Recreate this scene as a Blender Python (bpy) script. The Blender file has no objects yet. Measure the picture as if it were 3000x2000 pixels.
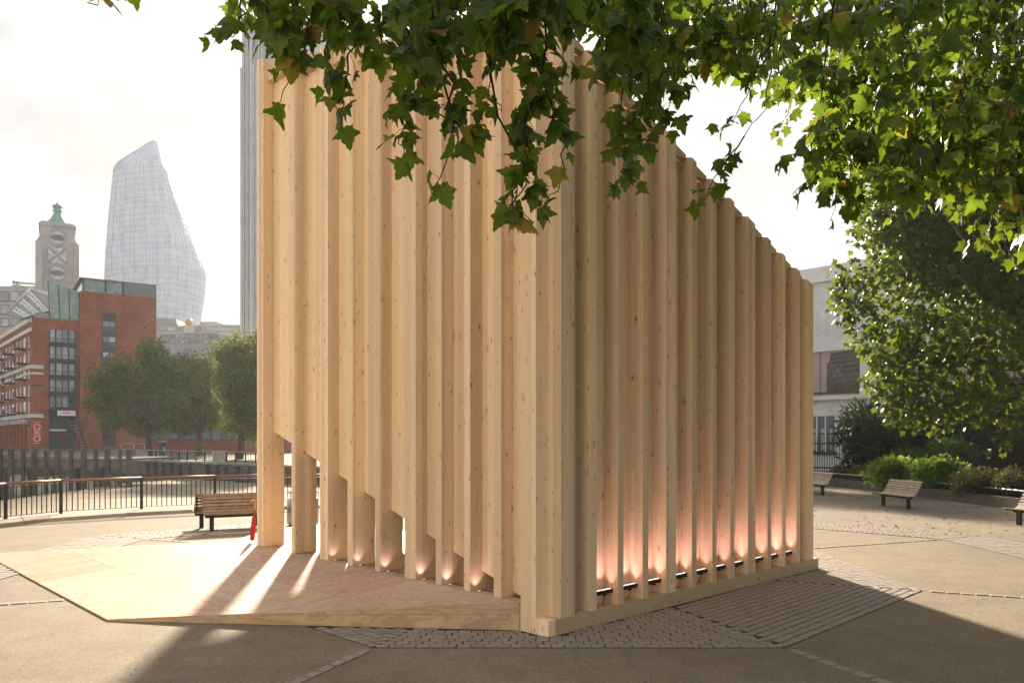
import bpy, bmesh, math, random
import numpy as np
from mathutils import Vector, Matrix

R = math.radians
random.seed(7)
rng = np.random.default_rng(11)
scene = bpy.context.scene
col = scene.collection

# ------------------------------------------------------------------ camera
F_PX, CAM_H, HZ = 2280.0, 2.35, 1285.0          # focal length / horizon of the 3000 px wide photograph
cam = bpy.data.cameras.new('camera')
cam.sensor_width = 36.0
cam.lens = 36.0 * F_PX / 3000.0
cam.shift_y = (HZ - 1000.0) / 3000.0
cam.clip_start, cam.clip_end = 0.05, 4000.0
cam_o = bpy.data.objects.new('camera', cam)
cam_o.location = (0, 0, CAM_H)
cam_o.rotation_euler = (R(90), 0, 0)
col.objects.link(cam_o)
scene.camera = cam_o

# ------------------------------------------------------------------ sky, sun, exposure
HAZE = 0.00035
SUN_EL, SUN_AZ = R(24.0), R(-8.0)                # azimuth from +Y towards +X
world = bpy.data.worlds.new('World')
scene.world = world
world.use_nodes = True
wn, wl = world.node_tree.nodes, world.node_tree.links
wn.clear()
w_out = wn.new('ShaderNodeOutputWorld')
w_bg = wn.new('ShaderNodeBackground')
sky = wn.new('ShaderNodeTexSky')
sky.sky_type = 'NISHITA'
sky.sun_disc = False
sky.sun_elevation = SUN_EL
sky.sun_rotation = SUN_AZ
sky.air_density, sky.dust_density, sky.ozone_density = 1.0, 4.0, 1.0
tc = wn.new('ShaderNodeTexCoord')
mp = wn.new('ShaderNodeMapping'); mp.inputs['Scale'].default_value = (1.0, 1.0, 2.6)
nz = wn.new('ShaderNodeTexNoise'); nz.inputs['Scale'].default_value = 3.4
nz.inputs['Detail'].default_value = 7.0; nz.inputs['Roughness'].default_value = 0.55
rp = wn.new('ShaderNodeValToRGB')
rp.color_ramp.elements[0].position = 0.42; rp.color_ramp.elements[0].color = (1.84, 1.91, 2.05, 1)
rp.color_ramp.elements[1].position = 0.60; rp.color_ramp.elements[1].color = (3.5, 3.51, 3.6, 1)
mixw = wn.new('ShaderNodeMix'); mixw.data_type = 'RGBA'
mixw.inputs['Factor'].default_value = 0.94       # a thin bright overcast over the clear sky
wl.new(tc.outputs['Generated'], mp.inputs['Vector']); wl.new(mp.outputs['Vector'], nz.inputs['Vector'])
wl.new(nz.outputs['Fac'], rp.inputs['Fac'])
wl.new(sky.outputs['Color'], mixw.inputs['A']); wl.new(rp.outputs['Color'], mixw.inputs['B'])
wl.new(mixw.outputs['Result'], w_bg.inputs['Color'])
w_bg.inputs['Strength'].default_value = 0.054
wl.new(w_bg.outputs['Background'], w_out.inputs['Surface'])

sun = bpy.data.lights.new('sun', 'SUN')
sun.energy, sun.angle, sun.color = 3.5, R(2.8), (1.0, 0.835, 0.645)
sun_o = bpy.data.objects.new('sun', sun)
sdir = Vector((math.sin(SUN_AZ) * math.cos(SUN_EL), math.cos(SUN_AZ) * math.cos(SUN_EL), math.sin(SUN_EL)))
sun_o.rotation_euler = sdir.to_track_quat('Z', 'Y').to_euler()
sun_o.location = sdir * 60
col.objects.link(sun_o)

vs = scene.view_settings
vs.view_transform, vs.look, vs.gamma, vs.exposure = 'Standard', 'None', 1.0, 2.18
vs.use_curve_mapping = False
scene.cycles.use_denoising = True
scene.cycles.max_bounces = 7
scene.cycles.diffuse_bounces = 4
scene.cycles.transparent_max_bounces = 8
scene.cycles.volume_bounces = 0
scene.cycles.sample_clamp_indirect = 8.0

# ------------------------------------------------------------------ helpers
ORG = {}

def gp(x, y, z=0.0):
    """point at height z seen at photo pixel (x, y)"""
    Y = F_PX * (CAM_H - z) / (y - HZ)
    return Vector(((x - 1500.0) / F_PX * Y, Y, z))

def at(x, y, Y):
    return Vector(((x - 1500.0) / F_PX * Y, Y, CAM_H - (y - HZ) / F_PX * Y))

def px(p):
    return 1500.0 + p[0] / p[1] * F_PX, HZ + (CAM_H - p[2]) / p[1] * F_PX

def tag(o, label=None, cat=None, group=None, kind=None):
    if label: o['label'] = label
    if cat: o['category'] = cat
    if group: o['group'] = group
    if kind: o['kind'] = kind
    return o

def thing(name, label, cat, loc=(0, 0, 0), group=None):
    o = bpy.data.objects.new(name, None)
    o.empty_display_size = 0.2
    o.location = loc
    col.objects.link(o)
    ORG[o.name] = Vector(loc)
    return tag(o, label, cat, group)

def fast_mesh(name, V, loops, sizes, uv=None, smooth=False, face_attr=None, flat=False):
    me = bpy.data.meshes.new(name)
    V = np.asarray(V, dtype=np.float32); loops = np.asarray(loops, dtype=np.int32); sizes = np.asarray(sizes, dtype=np.int32)
    me.vertices.add(len(V)); me.vertices.foreach_set('co', V.ravel())
    me.loops.add(len(loops)); me.loops.foreach_set('vertex_index', loops)
    me.polygons.add(len(sizes))
    starts = np.concatenate([[0], np.cumsum(sizes)[:-1]]).astype(np.int32)
    me.polygons.foreach_set('loop_start', starts)
    me.polygons.foreach_set('loop_total', sizes)
    if flat:
        me.attributes.new('sharp_face', 'BOOLEAN', 'FACE').data.foreach_set('value', np.ones(len(sizes), dtype=bool))
    me.update(calc_edges=True)
    if uv is not None:
        l = me.uv_layers.new(name='UVMap'); l.data.foreach_set('uv', np.asarray(uv, dtype=np.float32).ravel())
    if face_attr is not None:
        for k, a in face_attr.items():
            at_ = me.attributes.new(k, 'FLOAT', 'FACE'); at_.data.foreach_set('value', np.asarray(a, dtype=np.float32))
    return me

def link(name, me, mat, parent=None, loc=None):
    o = bpy.data.objects.new(name, me)
    if mat is not None and len(me.materials) == 0: me.materials.append(mat)
    col.objects.link(o)
    if parent is not None:
        o.parent = parent
        ORG[o.name] = ORG.get(parent.name, Vector((0, 0, 0)))
    if loc is not None: o.location = loc
    return o

class MB:
    """collects faces, then becomes ONE mesh object"""
    def __init__(s):
        s.v, s.f, s.sm = [], [], []
    def add(s, vs_, fs_, smooth=False):
        b = len(s.v)
        s.v += [tuple(q) for q in vs_]
        s.f += [tuple(i + b for i in f) for f in fs_]
        s.sm += [smooth] * len(fs_)
        return s
    def hexa(s, lo, hi):
        """lo, hi: 4 points each, counter-clockwise seen from above"""
        return s.add(list(lo) + list(hi), [(3, 2, 1, 0), (4, 5, 6, 7), (0, 1, 5, 4), (1, 2, 6, 5), (2, 3, 7, 6), (3, 0, 4, 7)])
    def box(s, x0, x1, y0, y1, z0, z1):
        return s.hexa([(x0, y0, z0), (x1, y0, z0), (x1, y1, z0), (x0, y1, z0)], [(x0, y0, z1), (x1, y0, z1), (x1, y1, z1), (x0, y1, z1)])
    def obox(s, c, ax, ay, az):
        """box by centre and three half-axis vectors"""
        c, ax, ay, az = Vector(c), Vector(ax), Vector(ay), Vector(az)
        lo = [c - ax - ay - az, c + ax - ay - az, c + ax + ay - az, c - ax + ay - az]
        return s.hexa(lo, [p + 2 * az for p in lo])
    def bar(s, a, b, w, h, up=(0, 0, 1)):
        """rectangular bar from a to b, w wide, h high"""
        a, b = Vector(a), Vector(b); d = (b - a); L = d.length
        d.normalize(); u = Vector(up); sd = d.cross(u)
        if sd.length < 1e-4: sd = d.cross(Vector((1, 0, 0)))
        sd.normalize(); u = sd.cross(d).normalized()
        return s.obox((a + b) / 2, d * (L / 2), u.cross(d) * (w / 2), u * (h / 2))
    def tube(s, pts, rad, n=8, smooth=True, cap=True):
        pts = [Vector(p) for p in pts]; m = len(pts)
        if not hasattr(rad, '__len__'): rad = [rad] * m
        V = []; ref = None
        for i, p in enumerate(pts):
            d = (pts[min(i + 1, m - 1)] - pts[max(i - 1, 0)]).normalized()
            if ref is None:
                ref = d.cross(Vector((0.3, 0.2, 0.93)))
                if ref.length < 0.1: ref = d.cross(Vector((1, 0, 0)))
            ref = (ref - d * ref.dot(d)).normalized(); q = d.cross(ref)
            for k in range(n):
                a = 2 * math.pi * k / n
                V.append(p + (ref * math.cos(a) + q * math.sin(a)) * rad[i])
        Fc = [(i * n + k, i * n + (k + 1) % n, (i + 1) * n + (k + 1) % n, (i + 1) * n + k) for i in range(m - 1) for k in range(n)]
        s.add(V, Fc, smooth)
        if cap:
            b = len(s.v) - m * n
            s.f += [tuple(b + k for k in reversed(range(n))), tuple(b + (m - 1) * n + k for k in range(n))]; s.sm += [False, False]
        return s
    def lathe(s, prof, c=(0, 0, 0), n=20, smooth=True):
        c = Vector(c); m = len(prof)
        V = [(c.x + r * math.cos(2 * math.pi * k / n), c.y + r * math.sin(2 * math.pi * k / n), c.z + z) for r, z in prof for k in range(n)]
        Fc = [(i * n + k, i * n + (k + 1) % n, (i + 1) * n + (k + 1) % n, (i + 1) * n + k) for i in range(m - 1) for k in range(n)]
        s.add(V, Fc, smooth)
        b = len(s.v) - m * n
        s.f += [tuple(b + k for k in reversed(range(n))), tuple(b + (m - 1) * n + k for k in range(n))]; s.sm += [False, False]
        return s
    def prism(s, poly, z0, z1):
        """poly: ccw (x, y) list; z0/z1 numbers or functions of (x, y)"""
        n = len(poly)
        zf = lambda z, p: z(p[0], p[1]) if callable(z) else z
        lo = [(p[0], p[1], zf(z0, p)) for p in poly]; hi = [(p[0], p[1], zf(z1, p)) for p in poly]
        return s.add(lo + hi, [tuple(reversed(range(n))), tuple(range(n, 2 * n))] + [(i, (i + 1) % n, n + (i + 1) % n, n + i) for i in range(n)])
    def extrude(s, poly3, d):
        """planar polygon of 3-D points extruded by vector d"""
        n = len(poly3); d = Vector(d); a = [Vector(p) for p in poly3]
        return s.add(a + [p + d for p in a], [tuple(reversed(range(n))), tuple(range(n, 2 * n))] + [(i, (i + 1) % n, n + (i + 1) % n, n + i) for i in range(n)])
    def build(s, name, mat, parent=None, grain=(0, 0, 1), uvoff=None, fix=False):
        org = ORG.get(parent.name, Vector((0, 0, 0))) if parent is not None else Vector((0, 0, 0))
        V = np.array([tuple(p) for p in s.v], dtype=np.float64)
        g = np.array(Vector(grain).normalized())
        if uvoff is None: uvoff = (random.uniform(0, 50), random.uniform(0, 50))
        loops, sizes, uv = [], [], []
        alt = np.array([1.0, 0, 0]) if abs(g[0]) < 0.8 else np.array([0, 1.0, 0])
        for f in s.f:
            P = V[list(f)]
            n = np.zeros(3)
            for i in range(len(f)):
                a, b = P[i], P[(i + 1) % len(f)]
                n += np.array([(a[1] - b[1]) * (a[2] + b[2]), (a[2] - b[2]) * (a[0] + b[0]), (a[0] - b[0]) * (a[1] + b[1])])
            ln = np.linalg.norm(n); n = n / ln if ln > 1e-12 else np.array([0, 0, 1.0])
            gv = g - n * g.dot(n)
            if np.linalg.norm(gv) < 0.25: gv = alt - n * alt.dot(n)
            gv /= np.linalg.norm(gv)
            su = np.cross(gv, n)
            for q, i in zip(P, f):
                loops.append(i); uv.append((q.dot(su) + uvoff[0], q.dot(gv) + uvoff[1]))
            sizes.append(len(f))
        me = fast_mesh(name, V - np.array(org), loops, sizes, uv)
        me.attributes.new('sharp_face', 'BOOLEAN', 'FACE').data.foreach_set('value', ~np.array(s.sm, dtype=bool))
        if fix:
            bm = bmesh.new(); bm.from_mesh(me); bmesh.ops.recalc_face_normals(bm, faces=bm.faces); bm.to_mesh(me); bm.free()
        me.update()
        return link(name, me, mat, parent)

def copy_tree(o, parent=None, label=None, loc=None, rz=None, group=None):
    c = o.copy(); col.objects.link(c)
    if parent is not None: c.parent = parent
    if label: c['label'] = label
    if group: c['group'] = group
    if loc is not None: c.location = loc
    if rz is not None: c.rotation_euler = (0, 0, rz)
    ORG[c.name] = Vector(c.location) if parent is None else Vector((0, 0, 0))
    for ch in list(o.children): copy_tree(ch, c)
    return c

# ------------------------------------------------------------------ materials
def new_mat(name):
    m = bpy.data.materials.new(name); m.use_nodes = True
    nt = m.node_tree; nt.nodes.clear()
    out = nt.nodes.new('ShaderNodeOutputMaterial')
    bs = nt.nodes.new('ShaderNodeBsdfPrincipled')
    nt.links.new(bs.outputs['BSDF'], out.inputs['Surface'])
    return m, nt, bs, out

class NG:
    """tiny node-building helper"""
    def __init__(s, nt): s.nt = nt
    def n(s, t, **kw):
        x = s.nt.nodes.new(t)
        for k, v in kw.items(): setattr(x, k, v)
        return x
    def set(s, sock, v):
        if isinstance(v, bpy.types.NodeSocket): s.nt.links.new(v, sock)
        else: sock.default_value = v
    def math(s, op, a, b=0.0, c=0.0, clamp=False):
        x = s.n('ShaderNodeMath', operation=op, use_clamp=clamp)
        s.set(x.inputs[0], a); s.set(x.inputs[1], b); s.set(x.inputs[2], c)
        return x.outputs[0]
    def mix(s, fac, a, b, blend='MIX'):
        x = s.n('ShaderNodeMix', data_type='RGBA', blend_type=blend)
        s.set(x.inputs['Factor'], fac)
        for k, v in (('A', a), ('B', b)):
            s.set(x.inputs[k], v if isinstance(v, bpy.types.NodeSocket) else (v[0], v[1], v[2], 1.0))
        return x.outputs['Result']
    def vmul(s, vec, k):
        x = s.n('ShaderNodeVectorMath', operation='MULTIPLY'); s.set(x.inputs[0], vec); s.set(x.inputs[1], k); return x.outputs[0]
    def noise(s, vec, scale, detail=3.0, rough=0.5, dist=0.0):
        x = s.n('ShaderNodeTexNoise'); s.set(x.inputs['Vector'], vec)
        s.set(x.inputs['Scale'], scale); s.set(x.inputs['Detail'], detail); s.set(x.inputs['Roughness'], rough); s.set(x.inputs['Distortion'], dist)
        return x.outputs['Fac']
    def smooth(s, v, a, b, o0=0.0, o1=1.0):
        x = s.n('ShaderNodeMapRange', interpolation_type='SMOOTHSTEP')
        s.set(x.inputs[0], v); s.set(x.inputs[1], a); s.set(x.inputs[2], b); s.set(x.inputs[3], o0); s.set(x.inputs[4], o1)
        return x.outputs[0]
    def uv(s): return s.n('ShaderNodeTexCoord').outputs['UV']
    def obj(s): return s.n('ShaderNodeTexCoord').outputs['Object']
    def geo(s): return s.n('ShaderNodeNewGeometry').outputs['Position']
    def rand(s): return s.n('ShaderNodeObjectInfo').outputs['Random']
    def bump(s, h, strength=0.3, dist=0.01):
        x = s.n('ShaderNodeBump'); s.set(x.inputs['Height'], h); s.set(x.inputs['Strength'], strength); s.set(x.inputs['Distance'], dist); return x.outputs[0]

def plain(name, c, rough=0.6, metal=0.0, var=0.12, scale=3.0, spec=0.4, bump=0.0):
    """one colour with broad and fine tonal wear"""
    m, nt, bs, out = new_mat(name); g = NG(nt)
    p = g.obj()
    n1 = g.noise(p, scale, 5.0, 0.6); n2 = g.noise(p, scale * 9, 3.0, 0.6)
    f = g.math('ADD', g.math('MULTIPLY', n1, 0.65), g.math('MULTIPLY', n2, 0.35))
    f = g.smooth(f, 0.25, 0.75, 1.0 - var * 1.6, 1.0 + var)
    f = g.math('MULTIPLY', f, g.smooth(g.rand(), 0, 1, 1 - var * 0.5, 1 + var * 0.5))
    cc = g.n('ShaderNodeCombineColor'); [g.set(cc.inputs[i], g.math('MULTIPLY', f, c[i])) for i in range(3)]
    g.set(bs.inputs['Base Color'], cc.outputs[0])
    bs.inputs['Roughness'].default_value = rough; bs.inputs['Metallic'].default_value = metal
    bs.inputs['Specular IOR Level'].default_value = spec
    if bump: g.set(bs.inputs['Normal'], g.bump(n2, bump, 0.01))
    return m

def spruce(name, base=(0.80, 0.615, 0.41), lam=0.13, knots=0.42, bright=1.0):
    m, nt, bs, out = new_mat(name); g = NG(nt)
    uv = g.uv()
    sx = g.n('ShaderNodeSeparateXYZ'); g.set(sx.inputs[0], uv)
    u, v = sx.outputs[0], sx.outputs[1]
    lamn = g.n('ShaderNodeTexWhiteNoise', noise_dimensions='1D')
    g.set(lamn.inputs['W'], g.math('FLOOR', g.math('DIVIDE', u, lam)))
    lamv = lamn.outputs['Value']
    lamf = g.smooth(lamv, 0, 1, 0.87, 1.08)
    fine = g.noise(g.vmul(uv, (70.0, 1.3, 1.0)), 1.0, 4.0, 0.6, 0.25)
    broad = g.noise(g.vmul(uv, (5.0, 0.35, 1.0)), 1.0, 3.0, 0.55)
    gf = g.math('MULTIPLY', g.smooth(fine, 0.25, 0.75, 0.91, 1.06), g.smooth(broad, 0.25, 0.75, 0.93, 1.06))
    f = g.math('MULTIPLY', g.math('MULTIPLY', gf, lamf), g.smooth(g.rand(), 0, 1, 0.87 * bright, 1.05 * bright))
    c = g.mix(g.smooth(broad, 0.35, 0.8), base, (base[0] * 0.97, base[1] * 0.90, base[2] * 0.80))
    c = g.mix(g.smooth(lamv, 0.55, 1.0, 0, 0.5), c, (base[0] * 1.03, base[1] * 1.05, base[2] * 1.10))
    fc = g.n('ShaderNodeCombineColor'); [g.set(fc.inputs[i], f) for i in range(3)]
    c = g.mix(1.0, c, fc.outputs[0], 'MULTIPLY')
    # joint hairline between lamellae
    fr = g.math('FRACT', g.math('DIVIDE', u, lam))
    hair = g.math('MULTIPLY', g.smooth(fr, 0.0, 0.018, 1.0, 0.0), g.smooth(lamv, 0.3, 0.8, 0.0, 0.55))
    c = g.mix(hair, c, (0.30, 0.19, 0.10))
    # finger joints across single lamellae
    fj = g.math('FRACT', g.math('ADD', g.math('MULTIPLY', v, 0.37), g.math('MULTIPLY', lamv, 9.7)))
    c = g.mix(g.smooth(fj, 0.0, 0.0016, 0.30, 0.0), c, (0.34, 0.21, 0.11))
    # long dark resin streaks
    rs_ = g.noise(g.vmul(uv, (26.0, 0.5, 1.0)), 1.0, 2.0, 0.5)
    c = g.mix(g.smooth(rs_, 0.66, 0.80, 0.0, 0.28), c, (0.45, 0.27, 0.13))
    # knots in two sizes
    for sc, rmax, keep, off in (((5.2, 2.6, 1.0), 0.085, 1.0 - knots, 0.0), ((11.0, 5.0, 1.0), 0.10, 1.12 - knots, 7.3)):
        vv = g.n('ShaderNodeVectorMath', operation='ADD'); g.set(vv.inputs[0], g.vmul(uv, sc)); vv.inputs[1].default_value = (off, off, 0)
        wob = g.noise(uv, 28.0, 2.0)
        vo = g.n('ShaderNodeTexVoronoi', voronoi_dimensions='2D'); g.set(vo.inputs['Vector'], vv.outputs[0]); vo.inputs['Scale'].default_value = 1.0
        cs = g.n('ShaderNodeSeparateColor'); g.set(cs.inputs[0], vo.outputs['Color'])
        on = g.math('GREATER_THAN', cs.outputs[0], keep)
        rr = g.math('MULTIPLY_ADD', g.math('POWER', cs.outputs[1], 2.2), rmax, 0.018)
        dd = g.math('ADD', vo.outputs['Distance'], g.math('MULTIPLY_ADD', wob, 0.05, -0.025))
        k = g.math('MULTIPLY', g.smooth(dd, g.math('MULTIPLY', rr, 0.55), rr, 1.0, 0.0), on)
        halo = g.math('MULTIPLY', g.smooth(dd, rr, g.math('MULTIPLY', rr, 2.6), 0.30, 0.0), on)
        c = g.mix(halo, c, (0.42, 0.25, 0.12))
        c = g.mix(g.math('MULTIPLY', k, g.smooth(cs.outputs[2], 0, 1, 0.25, 0.80)), c, (0.19, 0.09, 0.036))
    g.set(bs.inputs['Base Color'], c)
    bs.inputs['Roughness'].default_value = 0.62
    bs.inputs['Specular IOR Level'].default_value = 0.25
    g.set(bs.inputs['Normal'], g.bump(fine, 0.12, 0.004))
    return m

def plywood(name, base, swirl=0.5):
    m, nt, bs, out = new_mat(name); g = NG(nt)
    uv = g.uv()
    broad = g.noise(g.vmul(uv, (2.4, 0.55, 1.0)), 1.0, 4.0, 0.6, 1.2)
    wv = g.math('SINE', g.math('MULTIPLY', broad, 55.0))
    fine = g.noise(g.vmul(uv, (120.0, 6.0, 1.0)), 1.0, 3.0, 0.6)
    st = g.noise(g.geo(), 0.9, 4.0, 0.65)
    f = g.math('MULTIPLY', g.smooth(wv, -1, 1, 1.0 - 0.10 * swirl, 1.0 + 0.05 * swirl), g.smooth(fine, 0.25, 0.75, 0.94, 1.05))
    f = g.math('MULTIPLY', f, g.smooth(st, 0.3, 0.7, 0.90, 1.05))
    sc_ = g.noise(g.vmul(g.geo(), (1.0, 1.0, 1.0)), 7.0, 6.0, 0.75)
    f = g.math('MULTIPLY', f, g.smooth(sc_, 0.55, 0.78, 1.0, 0.88))
    f = g.math('MULTIPLY', f, g.smooth(g.rand(), 0, 1, 0.88, 1.08))
    fc = g.n('ShaderNodeCombineColor'); [g.set(fc.inputs[i], f) for i in range(3)]
    c = g.mix(1.0, g.mix(g.smooth(broad, 0.35, 0.7), base, (base[0], base[1] * 0.88, base[2] * 0.74)), fc.outputs[0], 'MULTIPLY')
    g.set(bs.inputs['Base Color'], c)
    bs.inputs['Roughness'].default_value = 0.55
    bs.inputs['Specular IOR Level'].default_value = 0.3
    return m

def ground_mat(name, c1, c2, grit=1.0, sc=1.0):
    m, nt, bs, out = new_mat(name); g = NG(nt)
    p = g.geo()
    big = g.noise(p, 0.22 * sc, 5.0, 0.6); mid = g.noise(p, 2.1 * sc, 4.0, 0.6)
    vo = g.n('ShaderNodeTexVoronoi'); g.set(vo.inputs['Vector'], p); vo.inputs['Scale'].default_value = 62.0 * sc
    cs = g.n('ShaderNodeSeparateColor'); g.set(cs.inputs[0], vo.outputs['Color'])
    spk = cs.outputs[0]
    fine = g.noise(p, 26.0 * sc, 4.0, 0.7)
    f = g.math('MULTIPLY', g.smooth(spk, 0, 1, 1 - 0.34 * grit, 1 + 0.30 * grit), g.smooth(fine, 0.3, 0.7, 1 - 0.14 * grit, 1 + 0.14 * grit))
    f = g.math('MULTIPLY', f, g.smooth(mid, 0.3, 0.7, 0.90, 1.08))
    fc = g.n('ShaderNodeCombineColor'); [g.set(fc.inputs[i], f) for i in range(3)]
    c = g.mix(1.0, g.mix(g.smooth(big, 0.36, 0.62), c1, c2), fc.outputs[0], 'MULTIPLY')
    # old tyre scuffs and damp stains
    st = g.noise(g.vmul(p, (0.5, 1.9, 1.0)), 0.8, 6.0, 0.7)
    c = g.mix(g.smooth(st, 0.60, 0.78, 0.0, 0.30), c, (c1[0] * 0.55, c1[1] * 0.55, c1[2] * 0.55))
    gv = g.n('ShaderNodeTexVoronoi', voronoi_dimensions='2D'); g.set(gv.inputs['Vector'], p); gv.inputs['Scale'].default_value = 3.4
    gc = g.n('ShaderNodeSeparateColor'); g.set(gc.inputs[0], gv.outputs['Color'])
    gum = g.math('MULTIPLY', g.smooth(gv.outputs['Distance'], 0.035, 0.055, 1.0, 0.0), g.math('GREATER_THAN', gc.outputs[0], 0.55))
    c = g.mix(g.math('MULTIPLY', gum, 0.45), c, g.mix(gc.outputs[1], (c1[0] * 0.5, c1[1] * 0.5, c1[2] * 0.5), (c2[0] * 1.5, c2[1] * 1.5, c2[2] * 1.5)))
    pt_ = g.noise(p, 0.55, 2.0, 0.4, 0.6)
    c = g.mix(g.smooth(pt_, 0.56, 0.60, 0.0, 0.16), c, (c1[0] * 0.7, c1[1] * 0.72, c1[2] * 0.76))
    g.set(bs.inputs['Base Color'], c)
    bs.inputs['Roughness'].default_value = 0.85
    bs.inputs['Specular IOR Level'].default_value = 0.2
    g.set(bs.inputs['Normal'], g.bump(g.math('ADD', spk, fine), 0.35 * grit, 0.006))
    return m

def brick_mat(name, c1, c2, mortar, bw=0.24, bh=0.08, rough=0.85, mort=0.012, var=0.25):
    m, nt, bs, out = new_mat(name); g = NG(nt)
    uv = g.uv()
    b = g.n('ShaderNodeTexBrick')
    g.set(b.inputs['Vector'], uv)
    b.inputs['Color1'].default_value = (*c1, 1); b.inputs['Color2'].default_value = (*c2, 1); b.inputs['Mortar'].default_value = (*mortar, 1)
    b.inputs['Scale'].default_value = 1.0; b.inputs['Mortar Size'].default_value = mort; b.inputs['Mortar Smooth'].default_value = 0.1
    b.inputs['Bias'].default_value = 0.0; b.inputs['Brick Width'].default_value = bw; b.inputs['Row Height'].default_value = bh
    n1 = g.noise(g.geo(), 0.35, 5.0, 0.65); n2 = g.noise(g.geo(), 3.0, 4.0, 0.6)
    f = g.math('MULTIPLY', g.smooth(n1, 0.3, 0.7, 1 - var, 1 + var * 0.6), g.smooth(n2, 0.3, 0.7, 0.92, 1.07))
    fc = g.n('ShaderNodeCombineColor'); [g.set(fc.inputs[i], f) for i in range(3)]
    g.set(bs.inputs['Base Color'], g.mix(1.0, b.outputs['Color'], fc.outputs[0], 'MULTIPLY'))
    bs.inputs['Roughness'].default_value = rough; bs.inputs['Specular IOR Level'].default_value = 0.2
    g.set(bs.inputs['Normal'], g.bump(g.math('SUBTRACT', 1.0, b.outputs['Fac']), 0.4, 0.008))
    return m

def leaf_mat(name, ramp, trans=0.45, tcol=(0.30, 0.40, 0.03), rough=0.42):
    m, nt, bs, out = new_mat(name); g = NG(nt)
    a = g.n('ShaderNodeAttribute', attribute_name='tint', attribute_type='GEOMETRY')
    cr = g.n('ShaderNodeValToRGB')
    el = cr.color_ramp.elements
    el[0].position, el[0].color = ramp[0][0], (*ramp[0][1], 1); el[1].position, el[1].color = ramp[-1][0], (*ramp[-1][1], 1)
    for p, c in ramp[1:-1]:
        e = el.new(p); e.color = (*c, 1)
    g.set(cr.inputs['Fac'], a.outputs['Fac'])
    n = g.noise(g.geo(), 9.0, 3.0, 0.6)
    f = g.smooth(n, 0.3, 0.7, 0.78, 1.18)
    fc = g.n('ShaderNodeCombineColor'); [g.set(fc.inputs[i], f) for i in range(3)]
    c = g.mix(1.0, cr.outputs['Color'], fc.outputs[0], 'MULTIPLY')
    g.set(bs.inputs['Base Color'], c)
    bs.inputs['Roughness'].default_value = rough; bs.inputs['Specular IOR Level'].default_value = 0.28
    tr = g.n('ShaderNodeBsdfTranslucent')
    g.set(tr.inputs['Color'], g.mix(1.0, g.mix(0.55, c, tcol), (1.35, 1.35, 1.2), 'MULTIPLY'))
    ms = g.n('ShaderNodeMixShader'); ms.inputs[0].default_value = trans
    nt.links.new(bs.outputs['BSDF'], ms.inputs[1]); nt.links.new(tr.outputs[0], ms.inputs[2])
    nt.links.new(ms.outputs[0], out.inputs['Surface'])
    return m

def glass_pane(name, c, rough=0.08, var=0.25, spec=0.9, metal=0.0, coat=0.0):
    m, nt, bs, out = new_mat(name); g = NG(nt)
    r = g.rand()
    n = g.noise(g.geo(), 0.8, 3.0, 0.5)
    f = g.math('MULTIPLY', g.smooth(r, 0, 1, 1 - var, 1 + var), g.smooth(n, 0.3, 0.7, 0.85, 1.15))
    cc = g.n('ShaderNodeCombineColor'); [g.set(cc.inputs[i], g.math('MULTIPLY', f, c[i])) for i in range(3)]
    g.set(bs.inputs['Base Color'], cc.outputs[0])
    bs.inputs['Roughness'].default_value = rough; bs.inputs['Specular IOR Level'].default_value = spec; bs.inputs['Metallic'].default_value = metal
    return m

def emit(name, c, s):
    m, nt, bs, out = new_mat(name)
    bs.inputs['Base Color'].default_value = (*c, 1); bs.inputs['Emission Color'].default_value = (*c, 1); bs.inputs['Emission Strength'].default_value = s
    return m

M = {}
M['spruce'] = spruce('spruce_boards')
M['spruce_beam'] = spruce('spruce_beam', base=(0.66, 0.51, 0.335), lam=0.22, knots=0.45)
M['ply'] = plywood('plywood_deck', (0.54, 0.385, 0.285), 1.5)
M['ply_side'] = plywood('plywood_edge', (0.53, 0.395, 0.255), 1.6)
M['roofing'] = plain('dark_roofing', (0.05, 0.05, 0.05), 0.8)
M['asphalt'] = ground_mat('resin_asphalt', (0.192, 0.161, 0.120), (0.232, 0.193, 0.142), 0.62)
M['bedding'] = ground_mat('sett_bedding', (0.05, 0.043, 0.036), (0.07, 0.06, 0.05), 0.5)
M['sett'] = plain('granite_sett', (0.275, 0.24, 0.205), 0.75, var=0.14, scale=14.0, bump=0.2)
M['sand'] = ground_mat('foreshore_sand', (0.30, 0.245, 0.17), (0.37, 0.30, 0.21), 0.4, 0.35)
M['black'] = plain('black_paint', (0.018, 0.017, 0.016), 0.45, var=0.2)
M['fixture'] = plain('black_fixture', (0.012, 0.012, 0.013), 0.35)
M['steel'] = plain('brushed_steel', (0.55, 0.55, 0.56), 0.32, 1.0, 0.1)
M['steel_dull'] = plain('dull_steel', (0.34, 0.35, 0.36), 0.45, 0.8, 0.15)
M['oldwood'] = plain('weathered_slat', (0.33, 0.255, 0.185), 0.7, var=0.25, scale=6.0)
M['handrail'] = plain('handrail_timber', (0.20, 0.125, 0.08), 0.5, var=0.2, scale=5.0)
M['coping'] = plain('coping_stone', (0.36, 0.30, 0.23), 0.8, var=0.18, scale=2.0, bump=0.2)
M['pierwood'] = plain('pier_timber', (0.105, 0.080, 0.062), 0.8, var=0.35, scale=1.2)
M['pierbeam'] = plain('pier_beam_timber', (0.20, 0.165, 0.14), 0.85, var=0.35, scale=1.0)
M['riverwall'] = plain('river_wall_stone', (0.17, 0.145, 0.12), 0.85, var=0.35, scale=0.7)
M['weed'] = plain('green_weed', (0.045, 0.062, 0.018), 0.85, var=0.4, scale=1.5)
M['granite'] = plain('granite_pier', (0.40, 0.37, 0.33), 0.8, var=0.3, scale=1.4)
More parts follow.
